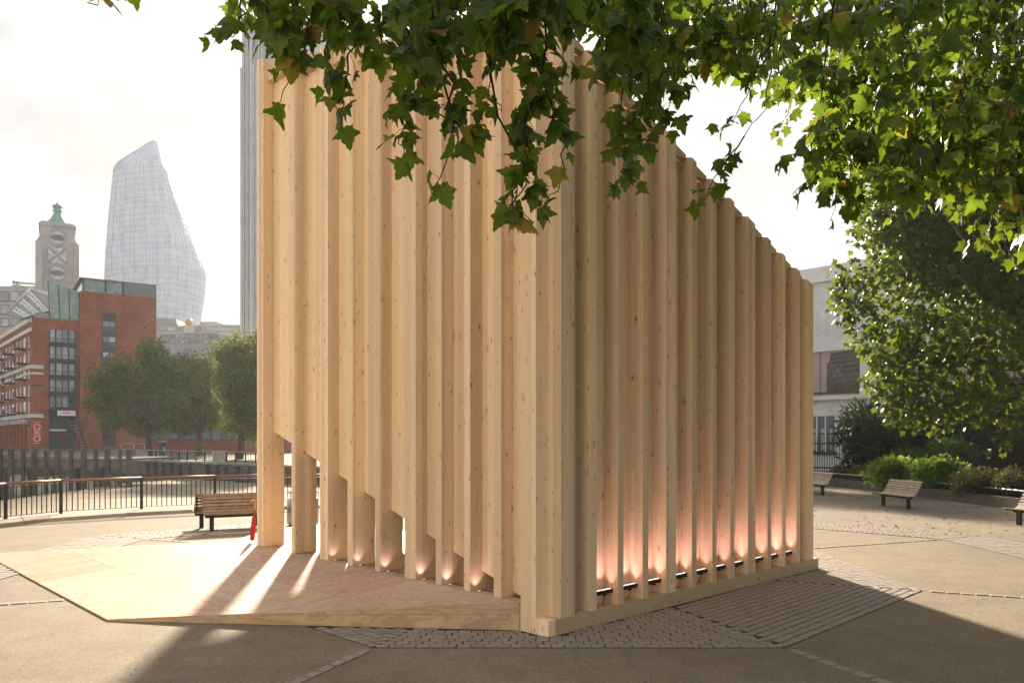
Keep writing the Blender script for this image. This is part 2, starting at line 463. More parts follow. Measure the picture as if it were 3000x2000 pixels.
M['red'] = plain('umbrella_red', (0.30, 0.010, 0.012), 0.6, var=0.15)
M['cane'] = plain('cane_handle', (0.45, 0.22, 0.07), 0.4)
M['bark'] = plain('plane_bark', (0.11, 0.085, 0.06), 0.9, var=0.35, scale=4.0, bump=0.4)
M['twig'] = plain('dark_twig', (0.030, 0.020, 0.014), 0.85, var=0.2)
# ------------------------------------------------------------------ ground
land = [(-70, -70), (-24, 6), (-17.2, 15), (-15.6, 19.6), (-14.75, 21.9), (-14.1, 23.85), (-12.15, 25.45), (-10.15, 26.65), (-8.1, 27.65), (-6.0, 28.3),
        (-3.6, 28.9), (-1.5, 31.0), (-1.4, 54.5), (-24.1, 73.6), (-43, 89.8), (-62, 106), (-130, 163), (-520, 420), (-560, 800), (600, 800), (600, -70)]
bm = bmesh.new()
fc = bm.faces.new([bm.verts.new((x, y, 0)) for x, y in land])
bmesh.ops.triangulate(bm, faces=[fc], ngon_method='EAR_CLIP')
bmesh.ops.recalc_face_normals(bm, faces=bm.faces)
if bm.faces[0].normal.z < 0: bmesh.ops.reverse_faces(bm, faces=bm.faces)
me = bpy.data.meshes.new('ground'); bm.to_mesh(me); bm.free()
ground = tag(link('ground', me, M['asphalt']), kind='structure')

# the tidal foreshore, a low uneven sheet in the inlet
nx, ny = 90, 70
xs = np.concatenate([np.linspace(-560, -110, 16)[:-1], np.linspace(-110, 6, nx - 15)])
ys = np.concatenate([np.linspace(-70, 20, 8)[:-1], np.linspace(20, 130, ny - 15), np.linspace(130, 800, 9)[1:]])
XX, YY = np.meshgrid(xs, ys, indexing='ij')
tt = np.clip((-XX - 33) / 12.0, 0, 1); tt = tt * tt * (3 - 2 * tt)
ZZ = -1.75 - 1.15 * tt + 0.10 * np.sin(XX * 0.35 + YY * 0.2) + 0.06 * np.sin(YY * 0.9 - XX * 0.5) + rng.normal(0, 0.025, XX.shape)
V = np.stack([XX, YY, ZZ], -1).reshape(-1, 3)
a, b = len(xs), len(ys)
ii, jj = np.meshgrid(np.arange(a - 1), np.arange(b - 1), indexing='ij')
q = np.stack([ii * b + jj, (ii + 1) * b + jj, (ii + 1) * b + jj + 1, ii * b + jj + 1], -1).reshape(-1, 4)
foreshore = tag(link('foreshore', fast_mesh('foreshore', V, q.ravel(), np.full(len(q), 4), smooth=True), M['sand']), kind='structure')

# ------------------------------------------------------------------ pavilion frame
C0 = gp(1607, 1868)
U2 = Vector((2385, 2280, 0)).normalized(); U1 = Vector((-U2.y, U2.x, 0))
def st(s, t, z=0.0): return C0 + U1 * s + U2 * t + Vector((0, 0, z))
def to_st(p):
    d = Vector((p[0], p[1], 0)) - C0; d.z = 0
    return d.dot(U1), d.dot(U2)
def roofz(s, t): return 7.46 + 0.268 * s - 0.345 * t
S_END, T_END, FLOOR = 7.58, 6.87, 0.35

def fprint(s0, s1, t0, t1): return [(s0, t0), (s0, t1), (s1, t1), (s1, t0)]   # ccw from above (U1 x U2 points down)
def block(mb, s0, s1, t0, t1, z0, z1):
    zf = lambda z, s, t: z(s, t) if callable(z) else z
    fp = fprint(s0, s1, t0, t1)
    mb.hexa([st(s, t, zf(z0, s, t)) for s, t in fp], [st(s, t, zf(z1, s, t)) for s, t in fp])
    return mb

pav = thing('timber_pavilion', 'tall pale timber pavilion of upright board fins with a sloping roofline', 'pavilion', tuple(st(3.7, 3.4, 0)))
W1 = [(7.32, 7.58), (6.11, 6.24), (5.01, 5.27), (4.26, 4.41), (3.50, 3.63), (2.61, 2.87), (2.02, 2.15), (1.42, 1.55), (0.82, 0.96), (0.21, 0.47)]
W2 = [(0.22, 0.46), (0.75, 0.88), (1.30, 1.42), (1.83, 1.96), (2.37, 2.61), (3.01, 3.13), (3.55, 3.66), (4.06, 4.18), (4.59, 4.82), (5.22, 5.34), (5.72, 5.84), (6.23, 6.36), (6.65, 6.87)]
FD, PD, PT = 0.42, 0.21, 0.10          # fin depth, panel setback, panel thickness
cut = lambda s, t: 0.147 + 0.32 * s
top = lambda s, t: roofz(s, t)
for i, (a, b) in enumerate(W1):
    if i == 9:
        m_ = block(MB(), a, b, 0, 0.22, 0.0, top)
        block(m_, 0.0, a - 0.001, 0, 0.12, 0.0, 0.2)
        m_.build('corner_fin', M['spruce'], pav)
    else:
        block(MB(), a, b, 0, FD, FLOOR + (0.001 if i else 0.0), top).build('fin', M['spruce'], pav)
for (a, b), (c, d) in zip(W1[:-1], W1[1:]):
    block(MB(), d + 0.001, a - 0.001, PD, PD + PT, cut, lambda s, t, d=d: roofz(d, t) - 0.05).build('wall_panel', M['spruce'], pav)
for i, (a, b) in enumerate(W2):
    if i == 0: block(MB(), 0.0, 0.47, a, b, 0.201, top).build('fin', M['spruce'], pav)
    else: block(MB(), 0.0, FD, a, b, 0.201, top).build('fin', M['spruce'], pav)
for (a, b), (c, d) in zip(W2[:-1], W2[1:]):
    block(MB(), PD + 0.01, PD + 0.01 + PT, b + 0.001, c - 0.001, 0.201, lambda s, t, c=c: roofz(s, c) - 0.06).build('wall_panel', M['spruce'], pav)
for (a, b), (c, d) in zip(W2[:-1], W2[1:]):          # eaves boards close the gap between panel top and sloping roof
    block(MB(), 0.10, 0.205, b + 0.001, c - 0.001, roofz(0.2, c) - 0.05, lambda s, t: roofz(s, t) + 0.035).build('eaves_board', M['spruce_beam'], pav, grain=U2)
for (a, b), (c, d) in zip(W1[:-1], W1[1:]):
    block(MB(), d + 0.001, a - 0.001, 0.09, 0.2, roofz(d, 0.2) - 0.04, lambda s, t: roofz(s, t) + 0.02).build('eaves_board', M['spruce_beam'], pav, grain=U1)
block(MB(), 0.0, 0.40, 0.121, 7.07, 0.0, 0.2).build('plinth_beam', M['spruce_beam'], pav, grain=U2)
# the two far walls
t_nw = [(1.52, 1.92), (2.9, 3.03), (3.8, 4.06), (4.7, 4.83), (5.6, 5.73), (6.61, 6.87)]
for a, b in t_nw: block(MB(), S_END - FD, S_END, a, b, FLOOR + 0.001, top).build('fin', M['spruce'], pav)
cut2 = lambda s, t: 2.62 - 0.32 * (t - 0.4)
for a, b in zip([FD] + [x[1] for x in t_nw[:-1]], [x[0] for x in t_nw]):
    block(MB(), S_END - PD - PT, S_END - PD, a + 0.001, b - 0.001, cut2, lambda s, t, b=b: roofz(s, b) - 0.05).build('wall_panel', M['spruce'], pav)
s_ne = [(0.43, 0.6), (1.3, 1.43), (2.2, 2.33), (3.1, 3.36), (4.1, 4.23), (5.1, 5.23), (6.1, 6.23)]
for a, b in s_ne: block(MB(), a, b, T_END - FD, T_END, FLOOR + 0.001, top).build('fin', M['spruce'], pav)
for a, b in zip([x[1] for x in s_ne], [x[0] for x in s_ne[1:]] + [S_END - FD]):
    block(MB(), a + 0.001, b - 0.001, T_END - PD - PT, T_END - PD, FLOOR + 0.001, lambda s, t, a=a: roofz(a, t) - 0.05).build('wall_panel', M['spruce'], pav)
# roof deck behind the fin tops, with its dark membrane and a lifted flap
rz0 = lambda s, t: roofz(s, t) - 0.26
rz1 = lambda s, t: roofz(s, t) - 0.015
block(MB(), PD + PT + 0.02, S_END - PD - PT - 0.01, PD + PT + 0.02, T_END - PD - PT - 0.01, rz0, rz1).build('roof_deck', M['spruce_beam'], pav, grain=U2)
block(MB(), 0.45, S_END - 0.45, 0.45, T_END - 0.45, lambda s, t: roofz(s, t) - 0.012, lambda s, t: roofz(s, t) + 0.008).build('roof_membrane', M['roofing'], pav)
block(MB(), 0.5, 0.75, 5.1, 5.45, lambda s, t: roofz(s, 5.45) + 0.16 + 0.1 * (t - 5.45), lambda s, t: roofz(s, 5.45) + 0.20 + 0.1 * (t - 5.45)).build('roof_flap', M['roofing'], pav)
block(MB(), 0.41, S_END - 0.001, 0.001, T_END, 0.0, FLOOR - 0.002).build('floor_deck', M['ply'], pav, grain=U2)
# threshold slots in the openings (dark channel with a bright metal lip)
for (a, b), (c, d) in list(zip(W1[:-1], W1[1:])):
    block(MB(), d + 0.02, a - 0.02, 0.16, 0.20, FLOOR - 0.001, FLOOR + 0.004).build('threshold_slot', M['fixture'], pav)
    block(MB(), d + 0.02, a - 0.02, 0.145, 0.158, FLOOR - 0.001, FLOOR + 0.006).build('threshold_lip', M['steel'], pav)

# ------------------------------------------------------------------ plywood ramp
RUN, RISE = 3.5, 0.325
rz = lambda s, t: FLOOR + RISE / RUN * min(t, 0.0)
ramp = thing('plywood_ramp', 'wide sunlit plywood ramp sloping up to the open side of the timber pavilion', 'ramp', tuple(st(6.0, -2.0, 0)))
quad = [(0.49, -0.004), (4.52, -RUN), (12.45, -RUN), (8.55, -0.004)]
def clip_poly(poly, rect):
    s0, s1, t0, t1 = rect
    for ax, lim, sgn in ((0, s0, 1), (0, s1, -1), (1, t0, 1), (1, t1, -1)):
        out = []
        for i in range(len(poly)):
            p, q_ = poly[i], poly[(i + 1) % len(poly)]
            ip, iq = (p[ax] - lim) * sgn >= 0, (q_[ax] - lim) * sgn >= 0
            if ip: out.append(p)
            if ip != iq:
                k = (lim - p[ax]) / (q_[ax] - p[ax])
                out.append(tuple(p[j] + k * (q_[j] - p[j]) for j in range(2)))
        poly = out
        if not poly: return []
    return poly
sheet_tone = [M['ply'], plywood('plywood_deck_pale', (0.57, 0.42, 0.32), 1.3), plywood('plywood_deck_rose', (0.53, 0.365, 0.27), 1.6)]
tb = [0.0, -1.15, -2.35, -RUN - 0.01]
for r in range(3):
    off = [0.2, 1.35, 0.75][r]
    k = 0
    s = off - 2.44
    while s < 12.6:
        cp = clip_poly(quad, (s + 0.0035, s + 2.44 - 0.0035, tb[r + 1] + 0.0035, tb[r] - 0.0035))
        if len(cp) >= 3:
            lo = [st(p[0], p[1], rz(*p) - 0.018) for p in cp]
            m_ = MB(); m_.extrude(lo, (0, 0, 0.018))
            m_.build('plywood_sheet', sheet_tone[(r * 2 + k) % 3], ramp, grain=U1 if (r + k) % 2 else U2, fix=True)
        s += 2.44; k += 1
# landing that wraps round the open corner
lp = [(S_END + 0.003, -0.001), (8.55, -0.001), (9.1, 0.56), (9.9, 1.4), (9.9, 3.4), (S_END + 0.003, 3.4)]
m_ = MB(); m_.extrude([st(p[0], p[1], FLOOR - 0.02) for p in lp], (0, 0, 0.018)); m_.build('landing_sheet', sheet_tone[1], ramp, grain=U1, fix=True)
m_ = MB(); m_.extrude([st(p[0] * 0.995 + 0.04, p[1] * 0.98 + 0.02, 0.0) for p in lp], (0, 0, FLOOR - 0.0215)); m_.build('landing_base', M['ply_side'], ramp, fix=True)
# side boards of the ramp (an upper and a lower board) and the low leading edge
def wedge(p0, p1, lo0, hi0, lo1, hi1, th, inward):
    a, b = st(*p0), st(*p1); n = (st(*inward) - a); n.z = 0
    d = (b - a).normalized(); n = (n - d * n.dot(d)).normalized() * th
    m_ = MB()
    m_.add([a + Vector((0, 0, lo0)), b + Vector((0, 0, lo1)), b + Vector((0, 0, hi1)), a + Vector((0, 0, hi0)),
            a + n + Vector((0, 0, lo0)), b + n + Vector((0, 0, lo1)), b + n + Vector((0, 0, hi1)), a + n + Vector((0, 0, hi0))],
           [(0, 1, 2, 3), (7, 6, 5, 4), (0, 4, 5, 1), (1, 5, 6, 2), (2, 6, 7, 3), (3, 7, 4, 0)])
    return m_, (b - a)
H0 = FLOOR - 0.02
k = 0.42                                           # the lower board runs out where the ramp gets low
mid_ = (0.50 + (4.51 - 0.50) * 0.66, -0.006 - (RUN - 0.012) * 0.66)
end_ = (4.505, -RUN + 0.008)
m_, d_ = wedge((0.497, -0.006), mid_, 0.005, 0.205, 0.005, 0.118, 0.03, (5, -0.2)); m_.build('lower_side_board', M['ply_side'], ramp, grain=d_, fix=True)
m_, d_ = wedge((0.497, -0.006), mid_, 0.208, H0, 0.121, rz(*mid_) - 0.02, 0.028, (5, -0.2)); m_.build('upper_side_board', M['ply_side'], ramp, grain=d_, fix=True)
m_, d_ = wedge(mid_, end_, 0.005, rz(*mid_) - 0.02, 0.003, 0.006, 0.029, (8, -0.4)); m_.build('side_board_toe', M['ply_side'], ramp, grain=d_, fix=True)
# packing under the sheets so no light leaks below
pk = [(0.56, -0.05), (4.60, -RUN + 0.06), (12.3, -RUN + 0.06), (8.4, -0.05)]
m_ = MB(); lo = [st(p[0], p[1], 0.001) for p in pk]; hi = [st(p[0], p[1], rz(*p) - 0.024) for p in pk]
m_.hexa(lo, hi); m_.build('ramp_joists', M['ply_side'], ramp, fix=True)

# ------------------------------------------------------------------ sett paving: an octagon and an outer ring, with single radial lines
OC, AP = Vector((0.75, 14.35, 0)), 5.6
oct_o = tag(bpy.data.objects.new('paved_octagon', None), kind='structure'); oct_o.location = OC; col.objects.link(oct_o); ORG[oct_o.name] = OC.copy()
def octagon(ap): return [(OC.x + ap / math.cos(R(22.5)) * math.cos(R(45 * k + 22.5)), OC.y + ap / math.cos(R(22.5)) * math.sin(R(45 * k + 22.5))) for k in range(8)]
m_ = MB(); m_.prism(octagon(AP), 0.0, 0.005); m_.build('bedding', M['bedding'], oct_o)
def band(ap0, ap1, parent, name):
    A, B = octagon(ap0), octagon(ap1)
    mb = MB()
    for k in range(8):
        mb.prism([A[k], B[k], B[(k + 1) % 8], A[(k + 1) % 8]], 0.0, 0.006)
    return mb.build(name, M['bedding'], parent, fix=True)
ring_o = tag(bpy.data.objects.new('paved_ring', None), kind='structure'); ring_o.location = OC; col.objects.link(ring_o); ORG[ring_o.name] = OC.copy()
band(9.3, 10.75, ring_o, 'bedding')
def covered(x, y):
    s, t = to_st((x, y))
    if -0.02 < s < 8 and -0.02 < t < 7.1: return True
    if t < 0.3 and t > -RUN and (s > 0.45 + 4.03 * (-t / RUN) - 0.05) and s < 8.55 + 3.9 * max(-t, 0) / RUN: return True
    if S_END <= s < 9.95 and -0.1 < t < 3.4: return True
    return False
def visible(x, y, mg=60):
    if y < 1: return False
    a, b = px((x, y, 0)); return -mg < a < 3000 + mg and b < 2000 + mg
setts, ring_setts = [], []
def lay(ap0, ap1, row, lng, store, stagger=True, vis=True):
    for k in range(8):
        th = R(45 * k); n = Vector((math.cos(th), math.sin(th), 0)); e = Vector((-n.y, n.x, 0))
        nr = int(round((ap1 - ap0) / row))
        for i in range(nr):
            a_ = ap0 + (i + 0.5) * row
            half = a_ * math.tan(R(22.5))
            cnt = max(1, int(round(2 * half / lng))); l2 = 2 * half / cnt
            for j in range(cnt):
                sft = (0.5 * l2 if (i % 2 and stagger and k != 6) else 0) + random.uniform(-0.006, 0.006)
                q0, q1 = max(-half + j * l2 + sft, -half), min(-half + (j + 1) * l2 + sft, half)
                if q1 - q0 < 0.05: continue
                c = OC + n * (a_ + random.uniform(-0.003, 0.003)) + e * ((q0 + q1) / 2)
                if not visible(c.x, c.y) or covered(c.x, c.y): continue
                store.append((c, th + random.uniform(-0.03, 0.03), row - 0.019 + random.uniform(-0.004, 0.003), q1 - q0 - 0.012 + random.uniform(-0.007, 0.004)))
lay(2.4, AP, 0.128, 0.155, setts)
lay(9.3, 10.75, 0.207, 0.125, ring_setts, stagger=True)
for k in range(8):                                  # radial single lines from the octagon's corners out to the ring
    th = R(45 * k + 22.5); d = Vector((math.cos(th), math.sin(th), 0))
    r0, r1 = AP / math.cos(R(22.5)) + 0.1, 9.3 / math.cos(R(22.5)) - 0.05
    r = r0
    while r < r1:
        L = random.uniform(0.17, 0.23); c = OC + d * (r + L / 2)
        if visible(c.x, c.y) and not covered(c.x, c.y):
            setts.append((c, th + random.uniform(-0.05, 0.05), L - 0.02, 0.12 + random.uniform(-0.01, 0.01)))
        r += L + 0.012
def sett_template(seed):
    rr = random.Random(seed); bx, ix = 0.5, 0.43
    j = lambda: rr.uniform(-0.02, 0.02)
    base = [(-bx + j(), -bx + j()), (bx + j(), -bx + j()), (bx + j(), bx + j()), (-bx + j(), bx + j())]
    V = [(x, y, 0) for x, y in base] + [(x, y, 0.7 + rr.uniform(-0.05, 0.05)) for x, y in base] + [(x * ix / bx, y * ix / bx, 1.0 + rr.uniform(-0.12, 0.12)) for x, y in base]
    Fc = []
    for l in (0, 4):
        for i in range(4): Fc.append((l + i, l + (i + 1) % 4, l + 4 + (i + 1) % 4, l + 4 + i))
    Fc.append((8, 9, 10, 11))
    return V, Fc
TEMPL = [sett_template(k) for k in range(8)]
def sett_mesh(V, Fc, nm):
    me = bpy.data.meshes.new(nm); me.from_pydata(V, [], Fc); me.materials.append(M['sett']); me.update(); return me
SM = [sett_mesh(v, f, 'sett') for v, f in TEMPL]
setts.sort(key=lambda q_: q_[0].length)
SH = 0.010
for c, th, w, l in setts[:300]:
    o = bpy.data.objects.new('sett', random.choice(SM)); col.objects.link(o); o.parent = oct_o
    o.location = c - OC + Vector((0, 0, 0.003)); o.rotation_euler = (random.gauss(0, 0.012), random.gauss(0, 0.012), th); o.scale = (w, l, SH + random.uniform(-0.002, 0.0025))
def sett_mass(items, parent):
    V, L, Sz = [], [], []
    for c, th, w, l in items:
        tv, tf = random.choice(TEMPL); b = len(V); ca, sa = math.cos(th), math.sin(th); h = SH + random.uniform(-0.002, 0.0025)
        for x, y, z in tv:
            x, y = x * w, y * l; V.append((c.x - OC.x + x * ca - y * sa, c.y - OC.y + x * sa + y * ca, 0.003 + z * h))
        for f in tf: L += [b + i for i in f]; Sz.append(len(f))
    if not V: return
    o = link('sett_paving', fast_mesh('sett_paving', V, L, Sz, flat=True), M['sett'], parent); tag(o, kind='stuff')
sett_mass(setts[300:], oct_o)
sett_mass(ring_setts, ring_o)
print('setts', len(setts), len(ring_setts))
# ------------------------------------------------------------------ linear uplights in the right-hand bays
PINK = (1.0, 0.63, 0.70)
M['lens_dim'] = emit('floor_lamp_lens', (1.0, 0.7, 0.6), 0.12)
M['lens'] = emit('lamp_lens', (1.0, 0.76, 0.70), 0.4)
ordn = ['nearest the front corner', 'second from the front corner', 'third from the front corner', 'fourth from the front corner', 'fifth from the front corner',
        'fifth from the far end', 'fourth from the far end', 'third from the far end', 'second from the far end', 'nearest the far end']
for i in range(10):
    b, c = W2[i + 1][1], W2[i + 2][0]
    s_, z_, tm = 0.11, 0.375, (b + c) / 2
    t_ = thing('linear_uplight', 'black bar uplight in the right face bays, %s' % ordn[i], 'light', tuple(st(s_, tm, z_)), 'bar uplights in the right face bays')
    hl = (c - b) / 2 - 0.004
    MB().obox(st(s_, tm, z_), U2 * hl, U1 * 0.030, Vector((0, 0, 0.026))).build('housing', M['fixture'], t_)
    MB().obox(st(s_, tm, z_ + 0.029), U2 * (hl - 0.015), U1 * 0.010, Vector((0, 0, 0.003))).build('lens', M['lens'], t_)
    for q_ in (-0.6, 0.35):
        MB().obox(st(s_, tm + q_ * hl, z_ - 0.038), U2 * 0.02, U1 * 0.018, Vector((0, 0, 0.012))).build('bracket', M['fixture'], t_)
    if i in (0, 1, 4):
        a0 = st(s_, tm + 0.3 * hl, z_ - 0.05)
        MB().tube([a0, a0 + Vector((0.01, -0.02, -0.03)), a0 + Vector((-0.015, -0.02, -0.06)), a0 + Vector((-0.02, 0.0, -0.13))], 0.004, 5).build('cable', M['fixture'], t_)
    la = bpy.data.lights.new('uplight_lamp', 'AREA'); la.shape = 'RECTANGLE'; la.size, la.size_y = (c - b) * 0.8, 0.03
    la.energy, la.color, la.spread = 0.40 * random.uniform(0.85, 1.15), PINK, R(95)
    lo = bpy.data.objects.new('uplight_lamp', la); col.objects.link(lo); lo.parent = t_
    lo.location = (0, 0, 0.040)
    lo.rotation_euler = (R(180), 0, math.atan2(U2.y, U2.x))
    ls = bpy.data.lights.new('uplight_spot', 'SPOT'); ls.energy, ls.color, ls.spot_size, ls.spot_blend, ls.shadow_soft_size = 0.09 * random.uniform(0.75, 1.25), (1.0, 0.74, 0.76), R(48), 0.9, 0.012
    so = bpy.data.objects.new('uplight_spot', ls); col.objects.link(so); so.parent = t_
    so.location = U2 * (hl - 0.075) + Vector((0, 0, 0.042))
    so.rotation_euler = (U2 * 0.30 + U1 * 0.25 + Vector((0, 0, 1))).to_track_quat('-Z', 'Y').to_euler()
# recessed floor lamps in the openings of the left face
nm = ['third', 'fourth', 'fifth', 'sixth', 'seventh', 'eighth']
for k, i in enumerate((2, 3, 4, 5, 6, 7)):
    a = W1[i][0]
    s_, t__ = a - 0.085, 0.085
    d_ = thing('floor_uplight', 'small round lamp set in the deck of the %s opening from the left' % nm[k], 'light', tuple(st(s_, t__, FLOOR)), 'floor lamps in the left face openings')
    MB().lathe([(0.034, 0.0005), (0.034, 0.007), (0.026, 0.009)], st(s_, t__, FLOOR), 14).build('bezel', M['steel_dull'], d_)
    MB().lathe([(0.024, 0.008), (0.022, 0.011)], st(s_, t__, FLOOR), 12).build('lens', M['lens_dim'], d_)
    ls = bpy.data.lights.new('floor_spot', 'SPOT'); ls.energy, ls.color, ls.spot_size, ls.spot_blend, ls.shadow_soft_size = 0.85 if k > 1 else 0.5, PINK, R(95), 0.9, 0.02
    so = bpy.data.objects.new('floor_spot', ls); col.objects.link(so); so.parent = d_
    so.location = (0, 0, 0.018)
    so.rotation_euler = (U1 * 0.34 + U2 * 0.05 + Vector((0, 0, 1))).to_track_quat('-Z', 'Y').to_euler()

# ------------------------------------------------------------------ red umbrella by the open corner
ub = st(8.0, 0.10, FLOOR)
um = thing('furled_umbrella', 'furled red umbrella with a curved cane handle beside the left pavilion corner', 'umbrella', tuple(ub))
ax = Vector((0.07, 0.03, 1)).normalized()
P = lambda h: ub + ax * h
mb = MB(); n = 14; hs = [0.03, 0.06, 0.2, 0.4, 0.52, 0.56]; rs = [0.012, 0.046, 0.052, 0.042, 0.030, 0.014]
V = []
for h, r in zip(hs, rs):
    for k in range(n):
        a = 2 * math.pi * k / n + h * 1.2; rr = r * (1.0 if k % 2 else 0.72)
        V.append(P(h) + Vector((math.cos(a) * rr, math.sin(a) * rr, 0)))
mb.add(V, [(i * n + k, i * n + (k + 1) % n, (i + 1) * n + (k + 1) % n, (i + 1) * n + k) for i in range(5) for k in range(n)])
mb.build('canopy', M['red'], um)
MB().tube([P(0.0), P(0.3), P(0.66)], 0.007, 6).build('shaft', M['black'], um)
hk = [P(0.62), P(0.72), P(0.77)] + [P(0.77) + Vector((-0.045 + 0.045 * math.cos(a), 0, 0.045 * math.sin(a))) for a in (0.5, 1.1, 1.7, 2.3, 2.9, 3.4)]
MB().tube(hk, 0.013, 8).build('handle', M['cane'], um)

# ------------------------------------------------------------------ litter bin seen through the openings
bp = gp(887, 1539)
bn = thing('litter_bin', 'round stainless steel litter bin with a flat lid behind the pavilion', 'bin', tuple(bp))
MB().lathe([(0.36, 0.0), (0.36, 0.06)], bp, 24).build('base', M['black'], bn)
MB().lathe([(0.40, 0.06), (0.42, 0.08), (0.42, 0.74), (0.40, 0.76)], bp, 28).build('body', M['steel'], bn)
for k in range(4):
    a = R(45 + 90 * k); MB().tube([bp + Vector((0.36 * math.cos(a), 0.36 * math.sin(a), 0.755)), bp + Vector((0.36 * math.cos(a), 0.36 * math.sin(a), 0.91))], 0.016, 6).build('lid_post', M['steel'], bn)
MB().lathe([(0.43, 0.90), (0.44, 0.915), (0.34, 0.965), (0.10, 0.985)], bp, 28).build('lid', M['steel'], bn)

# ------------------------------------------------------------------ benches
prof = [(-0.34, 0.445), (-0.255, 0.428), (-0.17, 0.416), (-0.085, 0.412), (0.0, 0.418), (0.08, 0.440), (0.145, 0.490), (0.19, 0.560), (0.232, 0.640), (0.275, 0.722), (0.318, 0.805), (0.36, 0.885)]
def make_bench(name, label, wood, group):
    t_ = thing(name, label, 'bench', (0, 0, 0), group)
    for i, (y, z) in enumerate(prof):
        a, b = prof[max(i - 1, 0)], prof[min(i + 1, len(prof) - 1)]
        d = Vector((0, b[0] - a[0], b[1] - a[1])).normalized(); nn = Vector((0, -d.z, d.y))
        MB().obox(Vector((random.uniform(-0.006, 0.006), y, z)) + nn * 0.017, (0.9, 0, 0), d * 0.031, nn * 0.014).build('slat', wood, t_, grain=(1, 0, 0))
    for x in (-0.84, -0.28, 0.28, 0.84):
        MB().tube([(x, y, z - 0.012) for y, z in prof], 0.018, 6).build('rib', M['black'], t_)
    MB().obox((0, -0.02, 0.372), (0.86, 0, 0), (0, 0.045, 0), (0, 0, 0.028)).build('beam', M['black'], t_)
    for x in (-0.7, 0.7):
        MB().obox((x, -0.02, 0.17), (0.05, 0, 0), (0, 0.05, 0), (0, 0, 0.171)).build('leg', M['black'], t_)
    return t_
bmat_l = plain('bench_slat_brown', (0.25, 0.18, 0.125), 0.65, var=0.25, scale=7.0)
bmat_r = plain('bench_slat_grey', (0.43, 0.36, 0.27), 0.7, var=0.22, scale=7.0)
# left: two benches back to back; local +x is the bench length, -y its front
b1 = make_bench('slatted_bench', 'brown slatted bench facing the pavilion, beside the river railing', bmat_l, 'slatted benches by the railing')
d = Vector((0.888, 0.46, 0)); base = Vector((-7.65, 19.82, 0)) + d * 0.7
b1.location = base; b1.rotation_euler = (0, 0, math.atan2(d.y, d.x))
nrm = Vector((-d.y, d.x, 0))
copy_tree(b1, None, 'slatted bench facing the river, back to back with the brown bench', base + nrm * 0.80 - d * 0.16, math.atan2(-d.y, -d.x))
b2 = make_bench('slatted_bench', 'weathered pale slatted bench in front of the bright green bushes', bmat_r, 'pale benches along the planter')
def put_r(o, x, y, ang):                            # back towards +X
    o.location = (x, y, 0); o.rotation_euler = (0, 0, R(ang))
put_r(b2, 13.2, 26.75, -90 + 7)
b3 = copy_tree(b2, None, 'pale slatted bench cut off by the right edge of the picture'); put_r(b3, 14.0, 20.55, -90 + 12)
b4 = copy_tree(b2, None, 'pale slatted bench half hidden by the right end of the pavilion'); put_r(b4, 12.95, 33.3, -90 + 6)

# ------------------------------------------------------------------ near railing, coping and kerb
rail_pts = [Vector(p) for p in [(-16.0, 18.4, 0), (-15.05, 20.1, 0), (-14.25, 21.9, 0), (-13.62, 23.5, 0), (-11.9, 25.0, 0), (-10.0, 26.2, 0), (-8.0, 27.2, 0), (-6.0, 27.85, 0), (-3.9, 28.35, 0)]]
cope_z = 0.10
railing = thing('riverside_railing', 'curved black baluster railing with a brown timber handrail along the inlet', 'railing', tuple(rail_pts[4]))
post_mb = lambda p: MB().box(p.x - 0.035, p.x + 0.035, p.y - 0.035, p.y + 0.035, cope_z - 0.06, 1.05)
for i, (a, b) in enumerate(zip(rail_pts[:-1], rail_pts[1:])):
    L = (b - a).length; d = (b - a) / L
    post_mb(a).build('post', M['black'], railing)
    MB().bar(a + Vector((0, 0, 1.0)), b + Vector((0, 0, 1.0)), 0.045, 0.012).build('top_bar', M['black'], railing)
    MB().bar(a + Vector((0, 0, 0.17)), b + Vector((0, 0, 0.17)), 0.045, 0.014).build('bottom_bar', M['black'], railing)
    n = int(round(L / 0.15))
    for k in range(1, n):
        p = a + d * (L * k / n); MB().box(p.x - 0.011, p.x + 0.011, p.y - 0.011, p.y + 0.011, 0.177, 0.994).build('baluster', M['black'], railing)
    dz = Vector((0, 0, random.uniform(-0.012, 0.012)))
    MB().tube([a + Vector((0, 0, 1.085)) + dz, (a + b) / 2 + Vector((0, 0, 1.085 + random.uniform(-.006, .006))) + dz, b + Vector((0, 0, 1.085)) + dz], 0.045, 10).build('handrail', M['handrail'], railing)
post_mb(rail_pts[-1]).build('post', M['black'], railing)
kerb_pts = [Vector(p) for p in [(-15.2, 17.6, 0), (-14.3, 19.2, 0), (-13.55, 20.6, 0), (-13.2, 22.1, 0), (-11.7, 23.7, 0), (-10.2, 24.85, 0), (-8.2, 25.9, 0), (-6.1, 26.6, 0), (-3.9, 27.1, 0)]]
outer = [Vector((p[0], p[1], 0)) for p in land[2:11]]
outer = [Vector((-16.7, 17.6, 0)), Vector((-15.55, 19.7, 0)), Vector((-14.72, 21.75, 0)), Vector((-14.05, 23.75, 0)), Vector((-12.15, 25.4, 0)), Vector((-10.15, 26.6, 0)), Vector((-8.1, 27.6, 0)), Vector((-6.05, 28.25, 0)), Vector((-3.8, 28.8, 0))]
kerb = thing('river_coping', 'pale raised stone coping with a kerb edge under the railing', 'kerb', tuple(kerb_pts[4]))
